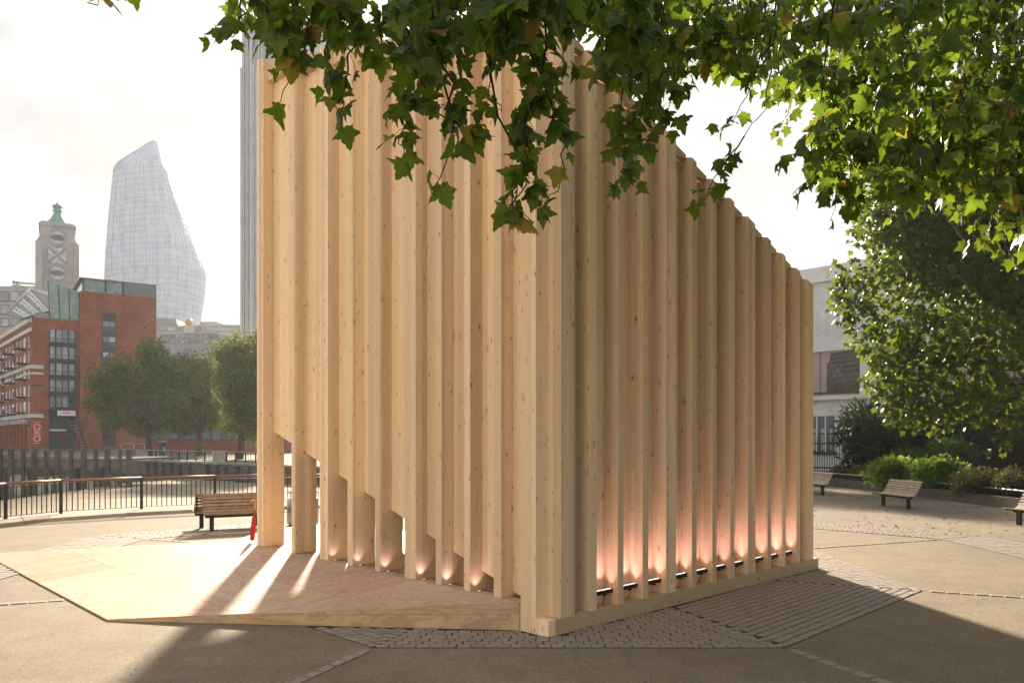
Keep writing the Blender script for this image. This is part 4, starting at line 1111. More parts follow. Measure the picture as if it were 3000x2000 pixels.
def tower_skin():
    m, nt, bs, out = new_mat('pale_tower_glass_cells'); g = NG(nt)
    p = g.geo(); sx = g.n('ShaderNodeSeparateXYZ'); g.set(sx.inputs[0], p)
    cell = g.n('ShaderNodeCombineXYZ'); g.set(cell.inputs[0], g.math('FLOOR', g.math('DIVIDE', sx.outputs[0], 3.1))); g.set(cell.inputs[1], g.math('FLOOR', g.math('DIVIDE', sx.outputs[2], 3.26)))
    wnz = g.n('ShaderNodeTexWhiteNoise', noise_dimensions='2D'); g.set(wnz.inputs['Vector'], cell.outputs[0])
    v = wnz.outputs['Value']
    c = g.mix(v, (0.34, 0.45, 0.61), (0.48, 0.60, 0.77))
    st_ = g.smooth(g.math('SINE', g.math('MULTIPLY', sx.outputs[0], 11.0)), -1, 1, 0.96, 1.03)
    fc = g.n('ShaderNodeCombineColor'); [g.set(fc.inputs[i], st_) for i in range(3)]
    g.set(bs.inputs['Base Color'], g.mix(1.0, c, fc.outputs[0], 'MULTIPLY')); bs.inputs['Roughness'].default_value = 0.25; bs.inputs['Specular IOR Level'].default_value = 0.6
    return m
mb.build('glass_skin', tower_skin(), gt)
for i in range(7, 35):                             # a white band at every floor
    o_ = OL[i]; ct = sum(o_, Vector()) / n
    mb = MB(); V = []
    for p in o_[:NL + NR + 2]:
        q_ = p + (p - ct).normalized() * 0.22
        V += [q_ + Vector((0, 0, -0.2)), q_ + Vector((0, 0, 0.2)), p + Vector((0, 0, 0.2)), p + Vector((0, 0, -0.2))]
    m2 = NL + NR + 2
    mb.add(V, [(4 * k + e, 4 * k + 4 + e, 4 * k + 4 + (e + 1) % 4, 4 * k + (e + 1) % 4) for k in range(m2 - 1) for e in range(4)])
    mb.build('floor_band', M['tower_line'], gt, fix=True)
for k in list(range(0, NL + NR + 1)):              # mullions that follow the curve
    top_i = 36 if k % 3 else 38
    seg = [OL[i][k] + Vector((0, -0.12, 0)) for i in range(0, top_i)]
    MB().tube(seg, 0.16 if k % 2 else 0.34, 4, smooth=False).build('mullion', M['greylight'] if k % 2 else M['tower_line'], gt)
MB().tube([o_[0] + Vector((0, -0.3, 0.2)) for o_ in OL[34:]], 0.6, 5).build('crown_edge', M['tower_line'], gt)

# ------------------------------------------------------------------ ribbed slab tower half hidden by the pavilion
RY = 290.0; rk = RY / F_PX
XS = lambda x, y=RY: (x - 1500) / F_PX * y
rt = thing('ribbed_tower', 'grey ribbed high-rise tower behind the left edge of the pavilion', 'skyscraper', (XS(820), RY, 0))
zt = CAM_H + (HZ - 60) * rk
MB().box(XS(709), XS(960), RY, RY + 26, 0, zt).build('shaft', plain('tower_shaft_grey', (0.50, 0.51, 0.53), 0.7, var=0.08, scale=0.1), rt)
xq = 706.0; i = 0
while xq < 955:
    w = (7.0, 3.0, 4.5, 2.6, 9.0, 3.0)[i % 6]
    MB().box(XS(xq), XS(xq + w), RY - 1.0 - 0.3 * (i % 2), RY - 0.01, 0, zt - (18 if i % 6 == 0 else 0) + (0.02 * i)).build('rib', (M['rib'], M['rib'])[i % 2], rt)
    xq += w + 2.6; i += 1

# ------------------------------------------------------------------ other far buildings
def block_bld(name, label, x0, x1, ytop, Y, wall, depth=18, rows=(), cols=0, pane=None, ybase=1285):
    t_ = thing(name, label, 'building', (XS((x0 + x1) / 2, Y), Y, 0))
    z1 = CAM_H + (HZ - ytop) * Y / F_PX
    MB().box(XS(x0, Y), XS(x1, Y), Y, Y + depth, 0, z1).build('wall', wall, t_)
    for (ya, yb) in rows:
        zb, za = CAM_H + (HZ - yb) * Y / F_PX, CAM_H + (HZ - ya) * Y / F_PX
        for c in range(cols):
            w = (x1 - x0) / cols; fr = MB().box(XS(x0 + w * (c + .08), Y), XS(x0 + w * (c + .92), Y), Y - 0.12, Y - 0.003, zb, za).build('window', M['frame'], t_)
            MB().box(XS(x0 + w * (c + .13), Y), XS(x0 + w * (c + .87), Y), Y - 0.16, Y - 0.121, zb + 0.1 * (za - zb), za - 0.08 * (za - zb)).build('pane', pane or M['pane'], fr)
    return t_, z1
t_, z1 = block_bld('office_block', 'grey glazed office block behind the wharf roof at the far left', -60, 150, 838, 235, M['greylight'], 20, [(853, 884), (893, 922), (932, 958)], 7, M['pane'])
k2 = 235 / F_PX
cr = thing('cleaning_cradle', 'thin roof crane arm on the far-left office block', 'crane', (XS(27, 235), 240, z1))
MB().box(XS(17, 235), XS(37, 235), 238, 241, z1 + 0.002, z1 + 1.1).build('base', M['greylight'], cr)
MB().bar((XS(27, 235), 239, z1 + 1.1), (XS(27, 235), 239, CAM_H + (HZ - 818) * k2), 0.5, 0.5).build('mast', M['greyclad'], cr)
MB().bar((XS(15, 235), 239, CAM_H + (HZ - 819) * k2), (XS(95, 235), 239, CAM_H + (HZ - 826) * k2), 0.5, 0.6).build('jib', M['greyclad'], cr)
MB().bar((XS(95, 235), 239, CAM_H + (HZ - 826) * k2), (XS(106, 235), 239, CAM_H + (HZ - 806) * k2), 0.35, 0.35).build('jib_tip', M['greyclad'], cr)
MB().box(XS(14, 235), XS(18, 235), 238.5, 239.5, CAM_H + (HZ - 824) * k2, CAM_H + (HZ - 814) * k2).build('counterweight', M['greyclad'], cr)
M['beige'] = plain('beige_stone', (0.44, 0.37, 0.29), 0.8, var=0.12, scale=0.2)
t_, z1 = block_bld('domed_block', 'beige office block carrying a small golden ball', 440, 590, 955, 300, M['beige'], 16, [(957.5, 970)], 6, M['pane'])
MB().hexa([(XS(440, 300), 300.2, z1), (XS(520, 300), 300.2, z1), (XS(520, 300), 314, z1), (XS(440, 300), 314, z1)], [(XS(440, 300), 302, z1 + 3.6), (XS(508, 300), 302, z1 + 3.0), (XS(508, 300), 312, z1 + 3.0), (XS(440, 300), 312, z1 + 3.6)]).build('mansard', M['slate'], t_)
MB().lathe([(r_ * 1.45, z1 - 1.0 + 1.45 + h * 1.45) for r_, h in ((.35, -.94), (.71, -.7), (.94, -.35), (1, 0), (.94, .35), (.71, .7), (.35, .94), (.05, 1))], (XS(555.5, 300), 299.3, 0.9), 18).build('golden_ball', M['gold'], t_)
MB().box(XS(544, 300), XS(574, 300), 298.0, 299.99, z1 - 2.9, z1 - 0.05).build('ball_pedestal', M['portland'], t_)
block_bld('glazed_block', 'low blue glass block behind the riverside trees', 430, 640, 977, 250, M['greyclad'], 14, [(979, 991), (994, 1006)], 15, M['pane'])
block_bld('terraced_block', 'stepped pale grey roofs between the two far towers', 585, 800, 966, 350, M['greylight'], 14, [(969, 973), (981, 985)], 11)
block_bld('roof_house', 'small flat plant house on the pale stepped roofs', 586, 636, 942, 380, M['greylight'], 10)
block_bld('roof_terrace', 'upper grey roof step left of the ribbed tower', 580, 760, 951, 370, M['greyclad'], 14, [(955, 959)], 9)
block_bld('red_terrace', 'low red brick building behind the tree trunks', 440, 860, 1205, 132, M['brick2'], 10, [(1250, 1290)], 14, M['pane_dark'])

# small street things on the far bank
p = gp(477, 1323); p = Vector((XS(477, 105), 105, 0))
si = thing('information_sign', 'blue information totem with a yellow top on the far bank', 'sign', tuple(p))
MB().box(p.x - 0.45, p.x + 0.45, p.y - .1, p.y + .1, 0.1, 1.9).build('panel', plain('sign_blue', (0.05, 0.10, 0.17), 0.5), si)
MB().box(p.x - 0.52, p.x + 0.52, p.y - .14, p.y + .14, 1.9, 2.15).build('yellow_top', plain('sign_yellow', (0.72, 0.42, 0.03), 0.5), si)
MB().box(p.x + 0.05, p.x + 0.40, p.y - .112, p.y - .101, 0.4, 1.3).build('map_panel', plain('sign_pale_blue', (0.3, 0.45, 0.55), 0.5), si)
for i, (xa, xb) in enumerate(((355, 391), (393, 423))):
    a, b = Vector((XS(xa, 108), 108, 0)), Vector((XS(xb, 108), 108, 0))
    t_ = thing('steel_hoop', '%s tubular steel hoop barrier on the far bank' % ('wider', 'narrower')[i], 'barrier', tuple(a))
    MB().tube([a, a + Vector((0, 0, 1.55)), a + Vector((0.12, 0, 1.7)), b + Vector((-0.12, 0, 1.7)), b + Vector((0, 0, 1.55)), b], 0.05, 6).build('hoop', M['steel'], t_)
    MB().bar(a + Vector((0, 0, 0.9)), b + Vector((0, 0, 0.9)), 0.05, 0.05).build('cross_rail', M['steel'], t_)

# ------------------------------------------------------------------ white building on the right
wbd = Vector((0.66, -0.75, 0)).normalized()
wbf = Face(Vector((21.6, 56, 0)) - wbd * 24, wbd); a0 = 24.0
ZT = 14.6
wb_ = thing('white_building', 'white painted brick building with a long printed window band', 'building', (21.6, 56, 0))
wbf.slab(0, 60, 0, ZT - 1.0, -14, 0).build('wall', M['whitebrick'], wb_)
wbf.slab(0, 60.02, ZT - 1.0, ZT, -14, 0.12).build('parapet', M['white'], wb_)
wbf.slab(0, 60.04, ZT - 1.12, ZT - 1.0, -0.5, 0.28).build('cornice', M['white'], wb_)
hA, hB = 8.6, 5.55                                 # printed band
hA = wbf.hgt(2450, 1028); hB = wbf.hgt(2450, 1158)
wbf.slab(8, 60, hA + 0.02, hA + 0.22, 0.002, 0.2).build('band_lintel', M['white'], wb_)
wbf.slab(8, 60, hB - 0.3, hB - 0.02, 0.002, 0.35).build('band_sill', M['white'], wb_)
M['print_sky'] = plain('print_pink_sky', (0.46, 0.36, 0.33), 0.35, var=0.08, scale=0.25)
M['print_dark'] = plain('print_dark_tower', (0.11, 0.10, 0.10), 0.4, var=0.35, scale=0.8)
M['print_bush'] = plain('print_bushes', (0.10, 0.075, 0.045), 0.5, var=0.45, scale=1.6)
a = 10.0; i = 0
edges = [10, 15, 20, a0 + 0.6, wbf.col(2521), wbf.col(2575) , wbf.col(2700), wbf.col(2830), 58]
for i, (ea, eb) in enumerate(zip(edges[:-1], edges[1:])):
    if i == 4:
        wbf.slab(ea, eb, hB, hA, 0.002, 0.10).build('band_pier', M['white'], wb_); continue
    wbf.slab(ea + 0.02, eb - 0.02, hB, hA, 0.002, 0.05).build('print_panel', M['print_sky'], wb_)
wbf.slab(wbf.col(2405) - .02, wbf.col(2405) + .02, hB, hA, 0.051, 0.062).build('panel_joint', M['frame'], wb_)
T = lambda x, y: (wbf.col(x), wbf.hgt(x, y))
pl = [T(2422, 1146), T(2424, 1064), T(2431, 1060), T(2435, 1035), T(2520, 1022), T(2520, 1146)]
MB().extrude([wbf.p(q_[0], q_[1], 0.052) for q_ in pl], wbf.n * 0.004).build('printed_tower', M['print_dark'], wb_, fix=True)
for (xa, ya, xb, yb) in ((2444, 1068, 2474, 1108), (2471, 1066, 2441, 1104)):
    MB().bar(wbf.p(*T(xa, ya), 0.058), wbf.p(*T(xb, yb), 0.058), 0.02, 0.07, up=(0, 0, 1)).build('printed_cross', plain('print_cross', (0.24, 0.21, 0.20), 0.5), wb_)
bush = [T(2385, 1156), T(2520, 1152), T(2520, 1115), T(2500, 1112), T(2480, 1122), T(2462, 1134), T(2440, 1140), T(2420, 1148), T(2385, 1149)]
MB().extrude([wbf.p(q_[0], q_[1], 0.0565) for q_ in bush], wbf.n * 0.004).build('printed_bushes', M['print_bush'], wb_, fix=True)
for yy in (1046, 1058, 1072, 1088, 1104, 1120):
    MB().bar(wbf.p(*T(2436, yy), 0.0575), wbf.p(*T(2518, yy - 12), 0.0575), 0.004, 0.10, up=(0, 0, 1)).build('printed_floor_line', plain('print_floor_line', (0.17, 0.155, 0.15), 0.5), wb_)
# barred sash window, downpipe
wx0, wx1 = wbf.col(2340), wbf.col(2445); h1_, h0_ = wbf.hgt(2420, 1218), wbf.hgt(2420, 1322)
wi = wbf.slab(wx0, wx1, h0_, h1_, 0.003, 0.04).build('window', M['pane_dark'], wb_)
for k in (0.30, 0.53, 0.77): wbf.slab(wx0 + (wx1 - wx0) * k - .05, wx0 + (wx1 - wx0) * k + .05, h0_, h1_, 0.04, 0.10).build('mullion', M['white'], wi)
wbf.slab(wx0, wx1, (h0_ + h1_) / 2 - .05, (h0_ + h1_) / 2 + .05, 0.04, 0.08).build('transom', M['frame'], wi)
for k in (0.1, 0.4, 0.64, 0.87): wbf.slab(wx0 + (wx1 - wx0) * k, wx0 + (wx1 - wx0) * (k + .09), h0_ + .1, h1_ - .9, 0.041, 0.05).build('curtain', plain('net_curtain', (0.42, 0.44, 0.45), 0.9, var=0.2), wi)
wbf.slab(wx0 - .1, wx1 + .15, h0_ - 0.2, h0_ - 0.01, 0.004, 0.2).build('sill', M['frame'], wi)
for x in (2552, 2558): MB().tube([wbf.p(wbf.col(x), 0, 0.12), wbf.p(wbf.col(x), hB - 0.3, 0.12)], 0.05, 6).build('downpipe', M['whitetrim'], wb_)
# spiked fence in front of it
fa, fb = Vector((19.2, 52.5, 0)), Vector((27.0, 45.2, 0)); fd = (fb - fa).normalized(); fa = fa - fd * 5
sf = thing('spiked_fence', 'black spiked bar fence in front of the white building', 'fence', tuple(fa))
L = (fb - fa).length
for z_ in (0.45, 2.05): MB().bar(fa + Vector((0, 0, z_)), fb + Vector((0, 0, z_)), 0.04, 0.09).build('rail', M['black'], sf)
n = int(L / 0.16)
for i in range(n + 1):
    p = fa.lerp(fb, i / n); q_ = 2.5
    MB().hexa([p + Vector((x, y, 0.2)) for x, y in ((-.02, -.02), (.02, -.02), (.02, .02), (-.02, .02))], [p + Vector((x, y, q_)) for x, y in ((-.012, -.012), (.012, -.012), (.012, .012), (-.012, .012))]).build('bar', M['black'], sf)
MB().bar(fa + Vector((0, 0, 0.12)), fb + Vector((0, 0, 0.12)), 0.3, 0.24).build('dwarf_wall', M['plbrick'], sf)
# dark brick building on the right edge
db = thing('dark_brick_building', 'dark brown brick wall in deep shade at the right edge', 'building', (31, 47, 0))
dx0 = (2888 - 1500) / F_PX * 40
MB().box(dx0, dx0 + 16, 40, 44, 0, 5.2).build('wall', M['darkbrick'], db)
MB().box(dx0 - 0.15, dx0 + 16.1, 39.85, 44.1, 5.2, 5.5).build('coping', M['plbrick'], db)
# planter wall and low rail
pw = [Vector(p) for p in [(15.1, 45.5, 0), (15.75, 40.0, 0), (16.15, 36.0, 0), (16.42, 32.0, 0), (16.6, 28.0, 0), (16.65, 24.0, 0), (16.6, 19.0, 0)]]
pt = thing('planter_wall', 'low curved brick planter wall behind the pale benches', 'wall', tuple(pw[3]))
prl = thing('planter_rail', 'thin galvanised rail running above the low planter wall', 'railing', tuple(pw[3] + Vector((.3, 0, .3))))
for a, b in zip(pw[:-1], pw[1:]):
    MB().bar(a + Vector((0.12, 0, 0.14)), b + Vector((0.12, 0, 0.14)), 0.24, 0.28).build('wall_section', M['plbrick'], pt)
    n = int((b - a).length / 0.115)
    for k in range(n):
        p0, p1 = a.lerp(b, (k + 0.04) / n), a.lerp(b, (k + 0.96) / n)
        MB().bar(p0 + Vector((0.12, 0, 0.335)), p1 + Vector((0.12, 0, 0.335 + random.uniform(-.004, .004))), 0.25, 0.10).build('coping_brick', M['plbrick'], pt)
    o_ = Vector((0.35, 0, 0))
    MB().tube([a + o_ + Vector((0, 0, 0.62)), b + o_ + Vector((0, 0, 0.62))], 0.024, 6).build('rail_tube', M['planter_rail'], prl)
    n = 3
    for k in range(n):
        p = a.lerp(b, k / n) + o_; MB().tube([p + Vector((0, 0, 0.0)), p + Vector((0, 0, 0.60))], 0.02, 6).build('rail_post', M['black'], prl)
M['soil'] = ground_mat('planter_soil', (0.05, 0.038, 0.026), (0.07, 0.05, 0.033), 0.8)
mb = MB(); bed = [(p.x + 0.25, p.y) for p in pw]; mb.prism([(30, 19), (30, 45.5)] + bed, 0.0, 0.26); so_ = mb.build('planter_soil', M['soil'], None, fix=True); tag(so_, kind='structure')

# ------------------------------------------------------------------ unseen pale building added behind the viewer (its sunlit front lights the shaded faces)
rbf = Face((-7, -15.5, 0), (-1, 0.02, 0))
rb_ = thing('bounce_building', 'long unseen pale building added behind the viewer to bounce sunlight', 'building', (-22, -15.5, 0))
M['render'] = plain('bounce_render', (0.80, 0.77, 0.71), 0.85, var=0.08, scale=0.3)
rbf.slab(0, 29.5, 0, 30, -12, 0).build('wall', M['render'], rb_)
rbf.slab(-0.3, 29.8, 30, 30.6, -12.3, 0.4).build('cornice', M['white'], rb_)
for r_ in range(8):
    for c in range(6):
        w_ = rbf.slab(2 + c * 4.1, 3.5 + c * 4.1, 1.6 + r_ * 3.5, 3.6 + r_ * 3.5, 0.003, 0.05).build('window', M['pane'], rb_)
        rbf.slab(1.85 + c * 4.1, 3.65 + c * 4.1, 1.42 + r_ * 3.5, 1.59 + r_ * 3.5, 0.003, 0.16).build('sill', M['white'], w_)
# ------------------------------------------------------------------ foliage
half = [(0.0, 0.0), (0.10, -0.07), (0.24, -0.02), (0.40, -0.04), (0.35, 0.10), (0.42, 0.19), (0.58, 0.30), (0.66, 0.44), (0.50, 0.43), (0.44, 0.50), (0.30, 0.47), (0.32, 0.60), (0.25, 0.70), (0.17, 0.74), (0.13, 0.88), (0.0, 1.06)]
def plane_leaf(seed):
    rr = random.Random(seed)
    pts = [(x * rr.uniform(0.9, 1.1), y + rr.uniform(-0.03, 0.03)) for x, y in half] + [(-x * rr.uniform(0.9, 1.1), y + rr.uniform(-0.03, 0.03)) for x, y in half[-2:0:-1]]
    k1, k2, tw_ = rr.uniform(-0.3, 0.95), rr.uniform(-0.3, 0.75), rr.uniform(-0.6, 0.6)
    z = lambda x, y: -k1 * x * x * 1.3 - k2 * (y - 0.3) ** 2 + tw_ * x * (y - 0.2) + 0.05 * math.sin(7 * x + 3 * y + seed)
    V = [(x, y, z(x, y)) for x, y in pts] + [(0, 0.33, z(0, 0.33) + 0.02)]
    n = len(pts)
    return np.array(V), np.array([(n, i, (i + 1) % n) for i in range(n)])
def small_leaf(seed):
    rr = random.Random(seed)
    pts = [(0, 0), (0.38, 0.0), (0.30, 0.2), (0.55, 0.45), (0.25, 0.55), (0, 1.0), (-0.25, 0.55), (-0.55, 0.45), (-0.30, 0.2), (-0.38, 0.0)]
    k1 = rr.uniform(0.0, 0.6); k2 = rr.uniform(-.1, .4)
    V = [(x * rr.uniform(.9, 1.1), y, -k1 * x * x - k2 * (y - .3) ** 2) for x, y in pts] + [(0, 0.32, 0.02)]
    n = len(pts); return np.array(V), np.array([(n, i, (i + 1) % n) for i in range(n)])
def quad_leaf(w=0.4):
    return np.array([(0, 0, 0), (w, 0.45, -0.06), (0, 1, 0.0), (-w, 0.45, -0.06)], dtype=float), np.array([(0, 1, 2), (0, 2, 3)])
def blade_leaf(w=0.12):
    return np.array([(0, 0, 0), (w, 0.4, -0.03), (0, 1, -0.12), (-w, 0.4, -0.03)], dtype=float), np.array([(0, 1, 2), (0, 2, 3)])

def frames(tip, nrm):
    t_ = tip / np.linalg.norm(tip, axis=1, keepdims=True)
    x = np.cross(t_, nrm); x /= np.maximum(np.linalg.norm(x, axis=1, keepdims=True), 1e-6)
    z = np.cross(x, t_)
    return x, t_, z
def leaf_mass(name, temps, pos, tip, nrm, size, tint, mat, parent, org):
    """one mesh of many leaves"""
    pos, tip, nrm, size, tint = map(np.asarray, (pos, tip, nrm, size, tint))
    x, y, z = frames(tip, nrm)
    pick = rng.integers(0, len(temps), len(pos))
    VV, FF, TT, b = [], [], [], 0
    for k, (tv, tf) in enumerate(temps):
        I = np.where(pick == k)[0]
        if len(I) == 0: continue
        V = (tv[None, :, 0, None] * x[I, None, :] + tv[None, :, 1, None] * y[I, None, :] + tv[None, :, 2, None] * z[I, None, :]) * size[I, None, None] + pos[I, None, :]
        m = len(tv)
        FF.append((tf[None] + (np.arange(len(I)) * m)[:, None, None] + b).reshape(-1, 3)); VV.append(V.reshape(-1, 3)); b += len(I) * m
        TT.append(np.repeat(tint[I], len(tf)))
    V = np.concatenate(VV) - np.array(org); Fq = np.concatenate(FF); T_ = np.concatenate(TT)
    me = fast_mesh(name, V, Fq.ravel(), np.full(len(Fq), 3), None, False, {'tint': T_})
    return link(name, me, mat, parent)

PL = [plane_leaf(k) for k in range(16)]
SL = [small_leaf(k) for k in range(6)]
M['leaf_near'] = leaf_mat('plane_leaf', [(0.0, (0.014, 0.030, 0.006)), (0.55, (0.042, 0.078, 0.010)), (0.88, (0.120, 0.150, 0.014)), (0.95, (0.20, 0.15, 0.02)), (1.0, (0.30, 0.085, 0.02))], 0.46, (0.24, 0.37, 0.025))
M['leaf_mid'] = leaf_mat('plane_leaf_mid', [(0.0, (0.012, 0.026, 0.005)), (0.6, (0.042, 0.070, 0.010)), (0.93, (0.125, 0.14, 0.016)), (1.0, (0.24, 0.13, 0.02))], 0.40, (0.25, 0.34, 0.02), 0.40)
M['leaf_far'] = leaf_mat('far_leaf', [(0.0, (0.025, 0.045, 0.009)), (0.6, (0.095, 0.135, 0.020)), (1.0, (0.20, 0.215, 0.03))], 0.44, (0.22, 0.26, 0.03), 0.6)
M['leaf_dark'] = leaf_mat('dark_shrub_leaf', [(0.0, (0.014, 0.030, 0.016)), (1.0, (0.035, 0.062, 0.030))], 0.25, (0.06, 0.10, 0.03), 0.5)
M['leaf_bright'] = leaf_mat('bright_shrub_leaf', [(0.0, (0.026, 0.060, 0.012)), (1.0, (0.085, 0.150, 0.022))], 0.40, (0.35, 0.50, 0.05), 0.5)
M['leaf_green'] = leaf_mat('mid_shrub_leaf', [(0.0, (0.025, 0.060, 0.014)), (1.0, (0.060, 0.120, 0.025))], 0.35, (0.12, 0.22, 0.03), 0.5)
M['leaf_brown'] = leaf_mat('brown_hedge_leaf', [(0.0, (0.028, 0.036, 0.012)), (1.0, (0.062, 0.068, 0.024))], 0.3, (0.14, 0.12, 0.03), 0.6)
M['leaf_yellow'] = leaf_mat('yellow_shrub_leaf', [(0.0, (0.085, 0.080, 0.020)), (1.0, (0.17, 0.15, 0.035))], 0.35, (0.25, 0.22, 0.04), 0.6)

def unit(v): return v / np.maximum(np.linalg.norm(v, axis=-1, keepdims=True), 1e-6)

# ---- overhanging plane tree: trunk out of frame to the right, limbs over the top of the picture, drooping sprays
near_tree = thing('plane_tree', 'overhanging plane tree whose big lobed leaves hang across the top of the picture', 'tree', (9.5, 3.0, 0))
tr = MB(); tr.tube([(9.5, 3.0, -0.05), (9.45, 3.0, 1.5), (9.3, 3.1, 3.2), (9.0, 3.4, 4.6)], [0.46, 0.38, 0.33, 0.28], 14)
tr.build('trunk', M['bark'], near_tree)
limbs = [
    [(9.0, 3.4, 4.6), (7.0, 4.4, 6.2), (4.6, 5.3, 7.0), (2.2, 5.8, 7.1), (0.0, 5.9, 6.7), (-1.6, 5.7, 6.2), (-2.4, 5.4, 5.6)],
    [(9.0, 3.4, 4.6), (8.2, 6.0, 7.2), (6.8, 8.2, 8.0), (4.8, 9.6, 7.9), (2.8, 10.2, 7.4)],
    [(9.0, 3.4, 4.6), (7.6, 6.4, 5.8), (6.6, 8.6, 6.1), (5.2, 9.8, 6.5), (4.0, 10.0, 5.9)],
    [(9.0, 3.4, 4.6), (9.4, 7.5, 6.5), (8.8, 11.0, 7.4), (7.4, 13.0, 7.4)],
]
lr = [[0.22, 0.15, 0.10, 0.065, 0.04, 0.025, 0.012], [0.20, 0.13, 0.09, 0.055, 0.02], [0.12, 0.07, 0.05, 0.03, 0.012], [0.18, 0.11, 0.07, 0.02]]
for l, r_ in zip(limbs, lr): MB().tube(l, r_, 8).build('limb', M['bark'], near_tree)
limb_pts = np.array([np.array(a) * (1 - k) + np.array(b) * k for l in limbs for a, b in zip(l[:-1], l[1:]) for k in np.linspace(0, 1, 12)])
near = dict(pos=[], tip=[], nrm=[], size=[], tint=[])
mid = dict(pos=[], tip=[], nrm=[], size=[], tint=[])
twigs = MB()
def leaf_at(D, p, out, size, fall=0.0):
    down = np.array([0, 0, -1.0])
    tip = unit(out * random.uniform(0.1, 0.8) + down * random.uniform(0.45, 1.2) + rng.normal(0, 0.28, 3))
    # blades face the sky and the viewer in turn
    nrm = unit(np.array([rng.normal(0, 0.75), -abs(rng.normal(0.3, 0.6)), abs(rng.normal(0.35, 0.5))]) + rng.normal(0, 0.25, 3))
    D['pos'].append(p); D['tip'].append(tip); D['nrm'].append(nrm); D['size'].append(size)
    t_ = min(max(rng.normal(0.42, 0.20), 0.0), 0.86)
    if random.random() < 0.05 + fall: t_ = random.uniform(0.9, 1.0)
    D['tint'].append(t_)
def spray(D, pts, n, smin, smax, rad=0.010, spread=0.07, fall=0.0):
    """twig through pts (world), n leaves along its length, denser towards the tip"""
    pts = [np.array(p, dtype=float) for p in pts]
    fine = [pts[0]]
    for a, b in zip(pts[:-1], pts[1:]):
        for k in (0.33, 0.66, 1.0):
            fine.append(a + (b - a) * k + (rng.normal(0, 0.018, 3) if k < 1 else 0))
    m = len(fine); twigs.tube(fine, [rad * (1 - 0.75 * i / (m - 1)) for i in range(m)], 4, smooth=True, cap=False)
    cum = np.concatenate([[0], np.cumsum([np.linalg.norm(b - a) for a, b in zip(fine[:-1], fine[1:])])])
    for j in range(n):
        k = (random.random() ** 0.75) * cum[-1]
        i = min(int(np.searchsorted(cum, k)) - 1, m - 2); i = max(i, 0)
        f = (k - cum[i]) / max(cum[i + 1] - cum[i], 1e-6)
        p = fine[i] + (fine[i + 1] - fine[i]) * f
        out = unit(rng.normal(0, 1, 3) * np.array([1, 1, 0.35]))
        q_ = p + out * random.uniform(0.03, spread + 0.05) + np.array([0, 0, random.uniform(-0.05, 0.03)])
        twigs.tube([p, (p + q_) / 2 + np.array([0, 0, 0.01]), q_], [0.0025, 0.002, 0.0018], 3, cap=False)
        leaf_at(D, q_, out, random.uniform(smin, smax), fall)
def A(x, y, Y): v = at(x, y, Y); return np.array([v.x, v.y, v.z])
